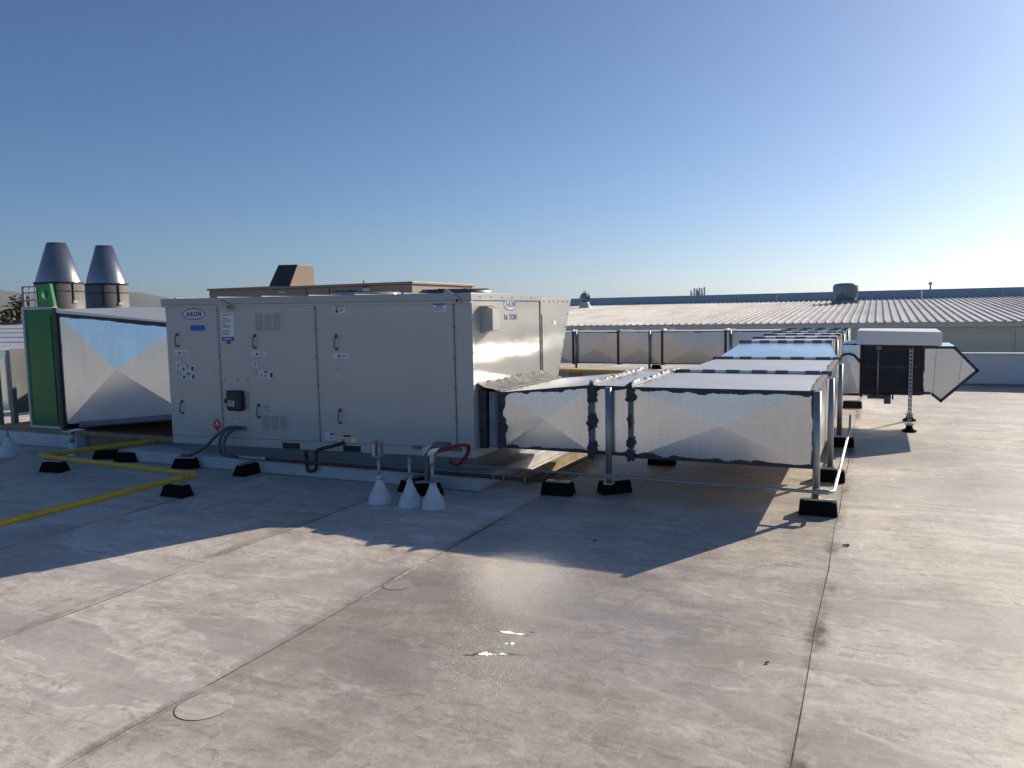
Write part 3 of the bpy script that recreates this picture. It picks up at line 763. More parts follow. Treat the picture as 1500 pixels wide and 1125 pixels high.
# flexible connector against the unit: folded fabric between two dark collars
B(-3.296, -3.225, 6.34, 7.84, .350, .885).build('collar', 'mastic', D, bevel=.01)
m = MB(); vs = []; fs = []
prof = [(-3.225, .03), (-3.205, -.002), (-3.192, .026), (-3.165, -.022), (-3.150, .024), (-3.128, -.016), (-3.112, .010)]
for x, o_ in prof: vs += [(x, 6.362+o_, .36), (x+.012, 6.362+o_, .872), (x+.012, 7.82, .872), (x, 7.82, .36)]
for i in range(len(prof)-1):
    for k in range(4): fs.append((i*4+k, i*4+(k+1) % 4, (i+1)*4+(k+1) % 4, (i+1)*4+k))
m.add(vs, fs).build('flexible_connector', 'canvas', D)
B(-3.112, -3.072, 6.338, 7.86, .355, .895).build('collar', 'mastic', D, bevel=.008)
# sealant ridge where duct meets the unit side
m = MB(); rr = random.Random(5); vs = []; fs = []; n = 40
for i in range(n+1):
    y = 6.32+i*(7.86-6.32)/n
    j = [rr.uniform(-.012, .012) for _ in range(5)]
    vs += [(-3.294, y, .948+j[0]*1.8), (-3.275, y, .938+j[1]), (-3.215, y, .908+j[2]), (-3.13, y, .893+j[3]), (-3.07+j[4]*2.5, y, .8785)]
for i in range(n):
    for k in range(4): fs.append((i*5+k, i*5+k+1, i*5+5+k+1, i*5+5+k))
m.add(vs, fs, True).build('sealant', 'mastic_pale', D)
def lumps(T, x0, x1, y0, y1, z, n, seed, s=.03):
    rr = random.Random(seed); m = MB()
    for i in range(n):
        t = (i+rr.random())/n; y = y0+(y1-y0)*t; x = rr.uniform(x0, x1)
        a, b, h = rr.uniform(.6, 1.2)*s, rr.uniform(1.0, 2.4)*s, rr.uniform(.25, .6)*s
        P = [(x+a*math.cos(k*math.pi/5)*rr.uniform(.8, 1.2), y+b*math.sin(k*math.pi/5)*rr.uniform(.8, 1.2), z) for k in range(10)]
        Q = [((p[0]-x)*.6+x, (p[1]-y)*.6+y, z+h) for p in P]
        m.add(P+Q+[(x, y, z+h*1.15)], [(k, (k+1) % 10, 10+(k+1) % 10, 10+k) for k in range(10)]+[(10+k, 10+(k+1) % 10, 20) for k in range(10)], True)
    return m
tag(lumps(D, -2.99, -2.93, 6.38, 7.85, .872, 22, 8, .034).build('sealant_bead', 'mastic_lit', D), kind='stuff')
def joint_x(T, x, y0, y1, z0, z1, w_=.018, proud=.028, mat='galv_dark'):
    """flange ring in the plane x = const"""
    m = MB()
    m.box(x-w_, x+w_, y0-proud, y0, z0-proud, z1+proud).box(x-w_, x+w_, y0, y1, z1+.0005, z1+proud).box(x-w_, x+w_, y0, y1, z0-proud, z0-.0005).box(x-w_, x+w_, y1, y1+proud, z0-proud, z1+proud)
    return m.build('flange', mat, T, bevel=.002)
joint_x(D, -2.205, 6.35, 7.9, .364, .956); joint_x(D, -1.865, 6.35, 7.9, .356, .952)
for x, seed in ((-2.205, 11), (-1.865, 12)):
    tag(lumps(D, x-.02, x+.03, 6.33, 7.95, .982, 26, seed, .028).build('sealant_bead', 'mastic_lit', D), kind='stuff')
    blob_sealant(D, (x, 6.322, .35), (x, 6.322, .97), Vector((1, 0, 0)), Vector((0, -1, 0)),
                 ([(.02, .05, .05), (.13, .06, .05), (.46, .058, .075), (.52, .05, .05), (.80, .055, .05), (.93, .06, .06)] if x < -2 else [(.03, .05, .06), (.22, .045, .05), (.50, .035, .06), (.84, .05, .055), (.95, .05, .05)]), seed+3)
# dark smeared edges of the front faces
yf = 6.3495
edge_sealant(D, (-3.075, yf, .370), (-2.225, yf, .366), (0, 0, 1), (0, -1, 0), .036, .020, 21)
edge_sealant(D, (-3.075, yf, .872), (-2.225, yf, .955), (0, 0, -1), (0, -1, 0), .036, .020, 22)
edge_sealant(D, (-3.072, yf, .370), (-3.072, yf, .872), (1, 0, 0), (0, -1, 0), .055, .050, 23, n=22)
edge_sealant(D, (-2.228, yf, .37), (-2.228, yf, .95), (-1, 0, 0), (0, -1, 0), .018, .010, 24, n=22)
edge_sealant(D, (-2.19, yf, .362), (-1.88, yf, .362), (0, 0, 1), (0, -1, 0), .04, .02, 25, n=18)
edge_sealant(D, (-2.19, yf, .952), (-1.88, yf, .952), (0, 0, -1), (0, -1, 0), .04, .02, 26, n=18)
edge_sealant(D, (-1.845, yf, .350), (-.43, yf, .350), (0, 0, 1), (0, -1, 0), .042, .020, 27, n=70)
edge_sealant(D, (-1.845, yf, .948), (-.43, yf, .948), (0, 0, -1), (0, -1, 0), .050, .020, 28, n=70)
edge_sealant(D, (-.425, yf, .35), (-.425, yf, .948), (-1, 0, 0), (0, -1, 0), .026, .012, 29, n=24)
# strip in the lit sealant tone along the right top edge of the trunk
edge_sealant(D, (-.412, 6.36, .950), (-.412, 10.05, .950), (-1, 0, 0), (0, 0, 1), .075, .012, 30, 'mastic_pale', 80)
def joint_y(T, y, x0, x1, z0, z1, cleats=5, proud=.030, seed=1):
    m = MB(); w_ = .018
    m.box(x0-proud, x1+proud, y-w_, y+w_, z1+.0005, z1+proud).box(x0-proud, x1+proud, y-w_, y+w_, z0-proud, z0-.0005)
    m.box(x0-proud, x0-.0005, y-w_, y+w_, z0, z1).box(x1+.0005, x1+proud, y-w_, y+w_, z0, z1)
    m.build('flange', 'galv_edge', T, bevel=.002)
    rr = random.Random(seed); L_ = (x1-x0)/cleats
    for k in range(cleats):
        a = x0+L_*k+L_*.10+rr.uniform(-.02, .02); b = a+L_*rr.uniform(.48, .62)
        B(a, b, y-w_-.007, y+w_+.004, z1-.004, z1+proud+.005).build('cleat', 'galv_dark', T)
    for xx in (x0-proud-.002, x1-.06):
        B(xx, xx+.092, y-w_-.006, y+w_+.006, z1-.010, z1+proud+.004).build('corner_cleat', 'galv_dark', T)
joint_y(D, 7.92, -1.855, -.41, .35, .947, 6, seed=1); joint_y(D, 10.10, -1.855, -.41, .35, .945, 5, seed=2)
joint_y(D, 12.19, -1.855, -.62, .35, 1.061, 5, seed=3)
for k, y in enumerate(ys[1:-1]): joint_y(D, y, -1.855, -.62, .35, 1.06, 4, seed=4+k)
joint_y(D, 18.97, -1.855, -.62, .35, 1.06, 4, seed=9)

# back duct, along x
K = thing('return_duct', 'galvanised duct with crossed panels running along the back of the roof', 'duct', (-4.5, 19.6, 0))
xs = [-8.5, -7.10, -5.90, -4.78, -3.26, -1.90, -.55]
for a_, b_ in zip(xs, xs[1:]):
    section(K, box8(a_+.02, b_-.02, 19.0, 20.3, .235, 1.035), [('front', .022), ('top', .01), 'bottom', 'back'], mat='galv_old')
for x in xs[1:-1]:
    joint_x(K, x, 19.0, 20.3, .235, 1.035, .022, .03, 'mastic')
    tag(lumps(K, x-.03, x+.05, 19.0, 19.25, 1.066, 7, int(-x*10), .05).build('sealant_bead', 'mastic_lit', K), kind='stuff')
for a_, b_ in zip(xs[1:], xs[2:]):
    edge_sealant(K, (a_+.03, 18.999, .235), (b_-.03, 18.999, .235), (0, 0, 1), (0, -1, 0), .030, .010, int(-a_*31), n=24)
    edge_sealant(K, (a_+.03, 18.999, 1.035), (b_-.03, 18.999, 1.035), (0, 0, -1), (0, -1, 0), .030, .012, int(-a_*37), n=24)

# branch duct with louvred hood
Bd = thing('branch_duct', 'short galvanised branch duct with black section and pointed end hood', 'duct', (.3, 11.4, .4))
Y0, Y1 = 10.95, 11.90
section(Bd, box8(-.405, -.19, Y0, Y1, .435, 1.10), [('front', .016), 'top', 'bottom'])
section(Bd, box8(-.16, .50, Y0, Y1, .455, 1.075), [('top', .004), 'bottom'])
MB().box(-.19, -.16, Y0-.03, Y1+.03, .42, 1.12).build('flange', 'darkpaint', Bd)
B(-.158, .50, Y0-.012, Y0-.001, .455, 1.075).build('coil_face', 'darkpaint', Bd)
zz = MB()  # row of lighter slanted dashes across the black section
for k in range(17):
    x = -.13+k*.035
    zz.prism([(x, Y0-.0125, .79), (x+.012, Y0-.0125, .79), (x+.022, Y0-.0125, .82), (x+.010, Y0-.0125, .82)], (0, -.004, 0))
tag(zz.build('zigzag_row', 'handle', Bd), kind='stuff')
for z in (.50, 1.02):
    B(-.15, .49, Y0-.020, Y0-.0125, z, z+.03).build('frame_rail', 'black', Bd)
hp = [(.50, Y0, 1.07), (.862, Y0, 1.07), (1.128, Y0, .775), (.726, Y0, .372), (.612, Y0, .470), (.50, Y0, .470)]
MB().prism(hp, (0, Y1-Y0, 0)).build('end_hood', 'galv', Bd)
for a_, b_ in ((hp[1], hp[2]), (hp[2], hp[3]), (hp[3], hp[4]), (hp[4], hp[5]), (hp[0], hp[1])):
    pa, pb = Vector(a_), Vector(b_); t = (pb-pa).normalized(); n_ = Vector((-t.z, 0, t.x))
    cc = Vector((.77, Y0, .78))
    if n_.dot(cc-(pa+pb)/2) < 0: n_ = -n_
    MB().prism([pa+Vector((0, -.002, 0)), pb+Vector((0, -.002, 0)), pb+n_*.032+Vector((0, -.002, 0)), pa+n_*.032+Vector((0, -.002, 0))], (0, -.012, 0)).build('hood_rim', 'mastic', Bd)
edge_sealant(Bd, (.50, Y0-.002, .46), (.50, Y0-.002, 1.07), (1, 0, 0), (0, -1, 0), .055, .016, 41, 'darkpaint', 26)
edge_sealant(Bd, (-.40, Y0-.002, 1.10), (-.20, Y0-.002, 1.10), (0, 0, -1), (0, -1, 0), .022, .006, 42, 'darkpaint', 16)
edge_sealant(Bd, (-.40, Y0-.002, .435), (-.20, Y0-.002, .435), (0, 0, 1), (0, -1, 0), .030, .008, 43, 'darkpaint', 16)
MB().prism([(.660, Y0-.002, 1.04), (.668, Y0-.002, 1.04), (.640, Y0-.002, .45), (.632, Y0-.002, .45)], (0, -.005, 0)).build('hood_seam', 'galv_edge', Bd)
MB().prism([(.935, Y0-.002, .96), (.942, Y0-.002, .96), (.915, Y0-.002, .60), (.908, Y0-.002, .60)], (0, -.005, 0)).build('hood_seam', 'galv_edge', Bd)
MB().tube([(.015, Y0-.035, .43), (.015, Y0-.035, 1.06)], .011, 8).build('threaded_rod', 'pipe', Bd)
B(-.01, .05, Y0-.06, Y0-.012, 1.03, 1.07).build('rod_bracket', 'unit_dark', Bd)
B(-.10, .10, Y0-.05, Y0+.2, .405, .44).build('rod_channel', 'handle', Bd)
B(.09, .17, Y0-.07, Y0+.08, .345, .452).build('actuator', 'handle', Bd, bevel=.006)
B(.18, .20, Y0-.05, Y0+.05, .40, .452).build('actuator_clip', 'black', Bd)
B(-.155, -.09, Y0-.03, Y0+.05, .437, .453).build('clip', 'whitetrim', Bd)
# pale cover box lying on top of it
cb = thing('cover_box', 'pale metal cover box lying on top of the branch duct', 'cover', (.25, 11.3, 1.125))
MB().hexa([(-.235, 10.86, 1.095), (.715, 10.86, 1.078), (.715, 11.75, 1.10), (-.235, 11.75, 1.10), (-.235, 10.86, 1.270), (.715, 10.86, 1.243), (.70, 11.75, 1.262), (-.22, 11.75, 1.275)]).build('cover_shell', 'boxwhite', cb, bevel=.006)
B(-.2, .68, 10.95, 11.7, 1.0765, 1.0945).build('packing_strip', 'galv_dark', cb)
fx = thing('flexible_cable', 'dark flexible cable looping from the main duct to the black branch section', 'cable', (-.3, 10.8, .8))
MB().tube([(-.405, 10.55, .955), (-.36, 10.6, .985), (-.28, 10.75, .97), (-.19, 10.85, .88), (-.12, 10.90, .76), (-.04, 10.91, .70), (.01, 10.91, .72)], .014, 8, 5).build('cable', 'black', fx)

# perforated strut stands on rubber feet under the branch duct
def strut_stand(x, y, label):
    t = thing('strut_stand', label, 'duct stand', (x, y, 0), 'perforated strut stands')
    m = MB(); h = 1.05; z0 = .09
    m.box(x-.021, x-.010, y-.021, y-.017, z0, h).box(x+.010, x+.021, y-.021, y-.017, z0, h)
    m.box(x-.021, x-.017, y-.017, y+.021, z0, h).box(x+.017, x+.021, y-.017, y+.021, z0, h)
    k = 0; z = z0
    while z < h-.03:
        m.box(x-.010, x+.010, y-.021, y-.017, z, z+.022); z += .048
    m.build('perforated_strut', 'pipe', t)
    MB().lathe([(.088, 0), (.085, .018), (.045, .045), (.032, .085), (.030, .10)], (x, y, 0), 8, smooth=False).build('rubber_foot', 'rubber', t)
    B(x-.05, x+.05, y-.03, y+.03, .086, .104).build('foot_plate', 'galv_edge', t)
strut_stand(.385, 10.90, 'perforated steel strut on a black foot in front of the branch duct')
strut_stand(.420, 11.93, 'perforated steel strut standing behind the branch duct')

# round posts holding the trunk duct
def post(x, y, z0, z1, label, grp='duct support posts', r=.027):
    t = thing('support_post', label, 'post', (x, y, z0), grp)
    MB().tube([(x, y, z0), (x, y, z1)], r, 14).build('pipe', 'pipe', t)
    B(x-.04, x+.04, y-.035, y+.035, z0, z0+.012).build('base_plate', 'galv_edge', t)
post(-.401, 6.318, .120, .953, 'steel post at the near right corner of the big duct')
post(-2.045, 6.300, .120, .945, 'steel post in front of the duct between its two sealed joints')
post(-.368, 7.62, .120, .940, 'second steel post along the right side of the duct')
post(-.368, 9.52, .120, .940, 'third steel post along the right side of the duct')
for k, y in enumerate((13.2, 15.9, 18.2)):
    post(-.575, y, .120, 1.05, ('right side post of the narrow duct, nearest', 'right side post of the narrow duct, middle one', 'right side post of the narrow duct, farthest')[k])
for x, lab in ((-7.0, 'dark post at the left end of the back duct'), (-5.08, 'dark post in front of the back duct at its second panel'), (-3.14, 'dark post beside the right joint of the back duct')):
    post(x, 18.94, .120, 1.05, lab, 'posts along the back duct', .03)

# ------------------------------------------------------------------ rubber support blocks
def block_proto(tp):
    t = thing('support_block', '', 'support block', (0, 0, 0), 'black rubber support blocks')
    m = MB().hexa([(-.140, -.078, 0), (.140, -.078, 0), (.140, .078, 0), (-.140, .078, 0), (-.140+tp, -.052, .104), (.140-tp, -.052, .104), (.140-tp, .052, .104), (-.140+tp, .052, .104)])
    m.build('rubber_base', 'rubber', t, bevel=.008)
    MB().box(-.110, .110, -.022, .022, .1045, .120).build('channel', 'galv_edge', t)
    return t
bp, bp2 = block_proto(.008), block_proto(.034); used = set()
for x, y, a_, lab in (
    (-.385, 6.34, 2, 'black rubber block under the near right post of the big duct'),
    (-.375, 7.60, 0, 'black rubber block under the second post on the right side of the duct'),
    (-.350, 9.52, 0, 'black rubber block under the third post on the right side of the duct'),
    (-.330, 13.2, 0, 'distant black rubber block right of the narrow duct'),
    (-2.06, 6.50, 42, 'black rubber block set askew under the left duct post'),
    (-2.50, 6.27, 2, 'black rubber block with steel channel carrying the corner of the dark red pipe'),
    (-1.98, 7.86, 5, 'black rubber block in the shade below the middle of the duct'),
    (-3.58, 5.87, 38, 'black rubber block behind the two right white pipe boots'),
    (-3.80, 5.98, 80, 'black rubber block seen end on behind the left white pipe boot'),
    (-5.78, 6.00, 86, 'black rubber block seen end on below the unit switch'),
    (-6.66, 6.02, 20, 'black rubber block where the thin cable leaves the unit'),
    (-5.70, 5.03, -2, 'nearest black rubber block, under the corner of the yellow gas pipe'),
    (-7.63, 6.09, 22, 'black rubber block in front of the timber curb, between two pipes'),
    (-7.90, 5.40, 10, 'black rubber block under the left bend of the yellow gas pipe'),
    (-8.02, 6.12, 30, 'black rubber block half hidden behind the white pipe boot at left'),
    (-5.30, 20.45, 0, 'tiny black rubber block under the back duct')):
    src = bp if x > -2.6 else bp2
    b_ = src if id(src) not in used else copy_tree(src); used.add(id(src))
    b_.location = (x, y, .0032); b_.rotation_euler = (0, 0, R(a_)); b_['label'] = lab

# ------------------------------------------------------------------ pipes and conduit
def bend(P, r=.08, n=5):
    """rounds the corners of a polyline"""
    P = [Vector(p) for p in P]; Q = [P[0]]
    for i in range(1, len(P)-1):
        a_ = P[i]+(P[i-1]-P[i]).normalized()*min(r, (P[i-1]-P[i]).length*.45)
        b_ = P[i]+(P[i+1]-P[i]).normalized()*min(r, (P[i+1]-P[i]).length*.45)
        for k in range(n+1):
            t = k/n; Q.append(a_*(1-t)**2+P[i]*2*t*(1-t)+b_*t*t)
    return Q+[P[-1]]
y = thing('yellow_gas_pipe', 'yellow painted gas pipe bending in a zigzag across the roof at left', 'pipe', (-6.5, 5.2, .1))
MB().tube(bend([(-5.60, -1.0, .165), (-5.655, 5.21, .165), (-8.09, 5.36, .165), (-7.70, 6.46, .165), (-6.9, 7.95, .165)], .05, 4), .0265, 12).build('pipe', 'yellow', y)
for p in ((-5.655, 5.21), (-8.09, 5.36)):
    MB().tube(bend([(p[0], p[1]+(-.09 if p[0] > -7 else .0), .165), (p[0], p[1], .165), (p[0]+(-.09 if p[0] > -7 else .09), p[1], .165)], .05, 5), .0315, 12).build('elbow', 'yellow', y)
for px, py in ((-5.66, 5.06), (-7.9, 5.35), (-7.68, 6.45)):
    MB().tube([(px-.045, py, .125), (px-.04, py, .19), (px, py, .198), (px+.04, py, .19), (px+.045, py, .125)], .005, 6).build('clamp', 'pipe', y)
y = thing('far_gas_pipe', 'yellow brown gas pipe lying low in front of the back duct', 'pipe', (-5, 17.3, .1))
MB().tube([(-9.5, 17.45, .17), (-2.2, 17.0, .17)], .045, 10).build('pipe', 'yellow', y)
for x in (-8.6, -6.4, -4.6, -2.9): B(x-.12, x+.12, 17.15, 17.4, .003, .126).build('rest', 'wood', y)

r = thing('dark_red_pipe', 'dark red pipe running along the curb and turning under the duct', 'pipe', (-4, 6.05, .1))
MB().tube(bend([(-5.62, 6.03, .165), (-2.56, 6.03, .165), (-2.56, 6.6, .165), (-2.50, 8.3, .165)], .07, 5), .019, 12).build('pipe', 'redpipe', r)
MB().tube([(-5.66, 6.075, .150), (-3.05, 6.075, .150)], .012, 8).build('copper_line', 'copper', r)
MB().tube([(-5.95, 6.03, .165), (-5.62, 6.03, .165)], .0225, 12).build('union', 'pipe', r)
MB().tube([(-5.62, 6.03, .165), (-5.56, 6.03, .165)], .026, 12).build('coupling', 'galv_edge', r)
for x in (-3.0, -2.9, -2.7): MB().tube([(x, 6.03, .14), (x, 6.0, .165), (x, 6.03, .192), (x, 6.058, .165)], .004, 6).build('clip', 'pipe', r)
t = thing('drain_trap', 'dark pipe trap hanging from the unit drain over the curb', 'pipe', (-4.95, 6.1, .06))
MB().tube(bend([(-4.76, 6.25, .338), (-4.80, 6.13, .322), (-4.95, 6.06, .285), (-4.955, 6.05, .085), (-5.055, 6.045, .065), (-5.065, 6.045, .25)], .035, 4), .0165, 10).build('trap_pipe', 'copper', t)
MB().tube([(-5.065, 6.045, .235), (-5.065, 6.045, .275)], .022, 10).build('cap', 'copper', t)
MB().tube([(-4.765, 6.243, .337), (-4.755, 6.252, .341)], .024, 10).build('outlet_ring', 'black', t)

P = [[(-6.191, 6.25, .409), (-6.21, 6.19, .43), (-6.30, 6.12, .36), (-6.44, 6.06, .22), (-6.60, 6.03, .145), (-6.72, 6.02, .138)],
     [(-6.100, 6.25, .417), (-6.12, 6.18, .44), (-6.19, 6.10, .40), (-6.215, 6.06, .28), (-6.19, 6.05, .18), (-6.06, 6.045, .165), (-5.95, 6.035, .165)],
     [(-6.030, 6.25, .420), (-6.05, 6.17, .44), (-6.11, 6.09, .39), (-6.135, 6.04, .28), (-6.09, 6.02, .185), (-6.0, 6.01, .168), (-5.93, 6.01, .165)]]
for p, lab in zip(P, ('left flexible conduit running off to its own rubber block', 'middle of three dark flexible conduits leaving the unit front', 'right of three dark flexible conduits leaving the unit front')):
    q = thing('flexible_conduit', lab, 'conduit', p[0], 'flexible conduits at the unit front')
    MB().tube(p, .0165, 10, 6).build('hose', 'handle', q)
    MB().tube([p[0], L(p[0], p[1], .5)], .023, 10).build('connector', 'unit_dark', q)

cz = .195
c = thing('steel_conduit', 'thin steel conduit running in front of the duct and back along its right side', 'conduit', (-1.5, 6.3, cz))
MB().tube(bend([(-3.42, 6.24, cz+.005), (-.272, 6.245, cz), (-.262, 9.62, cz), (-.262, 9.70, .34)], .11, 6), .0125, 10).build('tube', 'pipe', c)
for x in (-2.9, -1.15): MB().tube([(x-.025, 6.243, cz), (x+.025, 6.243, cz)], .0165, 10).build('coupling', 'pipe', c)
MB().tube([(-.268, 7.2, cz), (-.268, 7.25, cz)], .0165, 10).build('coupling', 'pipe', c)
for x, y_ in ((-2.03, 6.262), (-.355, 6.262)): B(x-.05, x+.05, y_-.002, y_+.020, cz-.02, cz+.02).build('strap', 'galv_edge', c)
# pipe boots with stub pipes
PROF = [(.106, 0), (.097, .004), (.094, .040), (.091, .058), (.083, .060), (.081, .079), (.079, .084), (.071, .086), (.068, .104), (.064, .108), (.058, .110), (.050, .138), (.037, .165), (.028, .190), (.0265, .206)]
def boot(x, y, label, s=1.):
    t = thing('pipe_boot', label, 'pipe boot', (x, y, .003), 'white conical pipe boots')
    MB().lathe([(a_*s, b_*s) for a_, b_ in PROF], (x, y, .003), 28, smooth=False).build('rubber_cone', 'boot', t)
    return t
b1 = boot(-3.805, 5.46, 'left of three white pipe boots, with a grey junction fitting on its pipe')
MB().tube([(-3.805, 5.46, .19), (-3.808, 5.46, .40)], .0125, 10).build('stub_pipe', 'pipe', b1)
MB().lathe([(.026, .195), (.030, .215), (.022, .245), (.014, .25)], (-3.805, 5.46, 0), 14).build('clamp', 'galv_edge', b1)
jb = B(-3.855, -3.772, 5.425, 5.495, .395, .530).build('junction_fitting', 'glassy', b1, bevel=.008)
B(-3.838, -3.812, 5.416, 5.424, .415, .505).build('cover', 'silver', jb, bevel=.003)
B(-3.80, -3.792, 5.412, 5.424, .41, .54).build('fin', 'handle', jb)
b2 = boot(-3.495, 5.45, 'middle of three white pipe boots, with a bare capped pipe')
MB().tube([(-3.495, 5.45, .19), (-3.497, 5.45, .41)], .0125, 10).build('stub_pipe', 'pipe', b2)
MB().lathe([(.026, .195), (.028, .215), (.016, .23), (.0155, .26)], (-3.495, 5.45, 0), 14).build('clamp', 'galv_edge', b2)
b3 = boot(-3.285, 5.47, 'right of three white pipe boots, next to the red hose')
MB().tube([(-3.285, 5.47, .19), (-3.288, 5.47, .385)], .0135, 10).build('stub_pipe', 'pipe', b3)
MB().lathe([(.020, .36), (.0225, .38), (.0225, .44), (.012, .455)], (-3.288, 5.47, 0), 12).build('fitting', 'pipe', b3)
MB().hexa([(-3.315, 5.44, .435), (-3.255, 5.44, .445), (-3.235, 5.50, .47), (-3.315, 5.50, .455), (-3.315, 5.44, .465), (-3.25, 5.44, .480), (-3.225, 5.50, .50), (-3.315, 5.50, .485)]).build('elbow_body', 'whitetrim', b3, bevel=.004)
b4 = boot(-9.34, 5.83, 'white pipe boot cut off by the left picture edge', 1.15)
MB().tube([(-9.34, 5.83, .2), (-9.34, 5.83, .34)], .016, 10).build('stub_pipe', 'pipe', b4)
b5 = thing('pipe_boot', 'slim white boot round the post under the left duct corner', 'pipe boot', (-8.60, 6.12, .003))
MB().lathe([(.062, 0), (.056, .03), (.042, .07), (.034, .12), (.033, .15)], (-8.60, 6.12, .003), 22).build('rubber_cone', 'boot', b5)
MB().tube([(-8.60, 6.12, .14), (-8.60, 6.12, .285)], .028, 14).build('post', 'pipe', b5)
MB().lathe([(.032, .225), (.034, .232), (.034, .25), (.032, .257)], (-8.60, 6.12, 0), 16).build('band_clamp', 'silver', b5)
B(-8.67, -8.53, 6.05, 6.25, .286, .300).build('top_plate', 'galv_edge', b5)
h = thing('red_hose', 'short dark red flexible hose looping off the right pipe boot', 'hose', (-3.2, 5.5, .4))
MB().tube([(-3.232, 5.49, .478), (-3.16, 5.51, .492), (-3.085, 5.55, .515), (-3.03, 5.60, .515), (-3.035, 5.64, .47), (-3.10, 5.70, .395), (-3.19, 5.76, .325), (-3.27, 5.82, .30), (-3.34, 5.86, .31)], .0165, 10, 5).build('hose', 'redhose', h)
st = thing('strut_bracket', 'steel strut post with angle bracket behind the white pipe boots', 'bracket', (-3.58, 5.87, .12))
B(-3.60, -3.562, 5.85, 5.89, .124, .40).build('strut', 'galv_dark', st)
B(-3.72, -3.24, 5.86, 5.90, .401, .425).build('cross_strut', 'galv_dark', st)
MB().prism([(-3.60, 5.84, .425), (-3.50, 5.84, .455), (-3.60, 5.84, .34)], (0, -.006, 0)).build('gusset', 'whitetrim', st)
MB().tube([(-3.54, 5.84, .32), (-3.44, 5.84, .40), (-3.36, 5.80, .44), (-3.29, 5.70, .45), (-3.27, 5.55, .455)], .011, 8, 4).build('jumper_cable', 'black', st)
B(-3.50, -3.36, 5.84, 5.93, .426, .47).build('junction_box', 'galv_dark', st, bevel=.004)
for x, lab in ((-2.95, 'timber sleeper under the short duct, next to the unit'), (-2.72, 'timber sleeper under the short duct, farther from the unit')):
    o = B(x-.045, x+.045, 6.55, 8.2, .003, .075).build('timber_sleeper', 'wood', loc=(x, 7.3, .003), bevel=.005); tag(o, lab, 'timber', 'timber sleepers')

# ------------------------------------------------------------------ left duct with green fan box
T = thing('transition_duct', 'large tapered galvanised duct with crossed panel left of the grey unit', 'duct', (-8.2, 7.2, .25))
LF = 6.50
q = [(-9.245, LF, .290), (-7.13, LF, .515), (-7.13, 8.0, .40), (-9.245, 8.0, .25), (-9.245, LF, 1.685), (-7.13, LF, 1.515), (-7.13, 8.0, 1.70), (-9.245, 8.0, 1.70)]
section(T, q, [('front', .055), ('top', .006), 'bottom'])
edge_sealant(T, (-9.245, LF-.001, 1.685), (-7.14, LF-.001, 1.515), (0, 0, -1), (0, -1, 0), .056, .016, 51, n=70)
edge_sealant(T, (-9.24, LF-.001, .290), (-9.24, LF-.001, 1.68), (1, 0, 0), (0, -1, 0), .045, .018, 52, n=50)
MB().hexa([(-8.98, LF-.012, .255), (-7.14, LF-.012, .44), (-7.14, LF+.2, .44), (-8.98, LF+.2, .255), (-8.98, LF-.012, .345), (-7.14, LF-.012, .515), (-7.14, LF+.2, .515), (-8.98, LF+.2, .345)]).build('bottom_rail', 'galv_dark', T, bevel=.02)
B(-9.30, -9.23, LF-.025, LF+.04, .235, 1.755).build('end_flange', 'mastic', T, bevel=.006)
MB().hexa([(-9.30, LF-.02, 1.695), (-7.13, LF-.012, 1.528), (-7.13, 8.0, 1.735), (-9.30, 8.0, 1.72), (-9.30, LF-.02, 1.735), (-7.13, LF-.012, 1.545), (-7.13, 8.0, 1.75), (-9.30, 8.0, 1.745)]).build('top_sheet', 'galv_top', T)
G = thing('green_fan_box', 'glossy dark green steel fan box with pale frame at the left', 'fan housing', (-9.6, 7.2, .225))
B(-9.86, -9.32, LF+.0, 8.0, .265, 1.735).build('housing', 'green', G, bevel=.006)
B(-9.80, -9.36, LF-.012, LF-.001, .30, 1.66).build('access_panel', 'green', G, bevel=.004)
for args in ((-9.895, -9.862, LF-.02, LF+.05, .23, 1.765), (-9.861, -9.302, LF-.018, LF+.05, 1.737, 1.765), (-9.861, -9.302, LF-.018, LF+.05, .23, .262)):
    B(*args).build('frame', 'whitetrim', G, bevel=.004)
n = 24; cx, cz_ = -9.60, 1.93; vs = []; fs = []
outer = [(-9.715, 1.766), (-9.43, 1.766), (-9.49, 2.06), (-9.735, 2.05)]
def on_quad(t):
    per = [(outer[i], outer[(i+1) % 4]) for i in range(4)]
    k = t*4; i = int(k) % 4; f = k-int(k); a_, b_ = per[i]
    return (a_[0]*(1-f)+b_[0]*f, a_[1]*(1-f)+b_[1]*f)
N = 40
for i in range(N):
    p = on_quad(i/N); a_ = math.atan2(p[1]-cz_, p[0]-cx)
    c_ = (cx+.062*math.cos(a_), cz_+.066*math.sin(a_))
    vs += [(p[0], 6.60, p[1]), (c_[0], 6.60, c_[1]), (p[0], 6.64, p[1]), (c_[0], 6.64, c_[1])]
for i in range(N):
    j = (i+1) % N
    fs += [(4*i, 4*j, 4*j+1, 4*i+1), (4*i+2, 4*i+3, 4*j+3, 4*j+2), (4*i, 4*i+2, 4*j+2, 4*j), (4*i+1, 4*j+1, 4*j+3, 4*i+3)]
MB().add(vs, fs).build('lifting_lug', 'green_lit', G)
wg = thing('wire_guard', 'small grey wire guard standing behind the green lifting lug', 'guard', (-10.2, 7.2, 1.6))
m = MB()
for x in (-10.62, -10.50, -10.38, -10.26): m.box(x-.008, x+.008, 7.0, 7.015, 1.5, 2.06)
for z in (1.78, 1.88, 1.98, 2.06): m.box(-10.63, -10.25, 6.995, 7.02, z-.008, z+.008)
m.build('grid', 'ventmetal', wg)
m = MB().box(-10.64, -10.62, 6.99, 7.03, .003, 2.07).box(-10.26, -10.24, 6.99, 7.03, .003, 2.07); m.build('legs', 'ventmetal', wg)
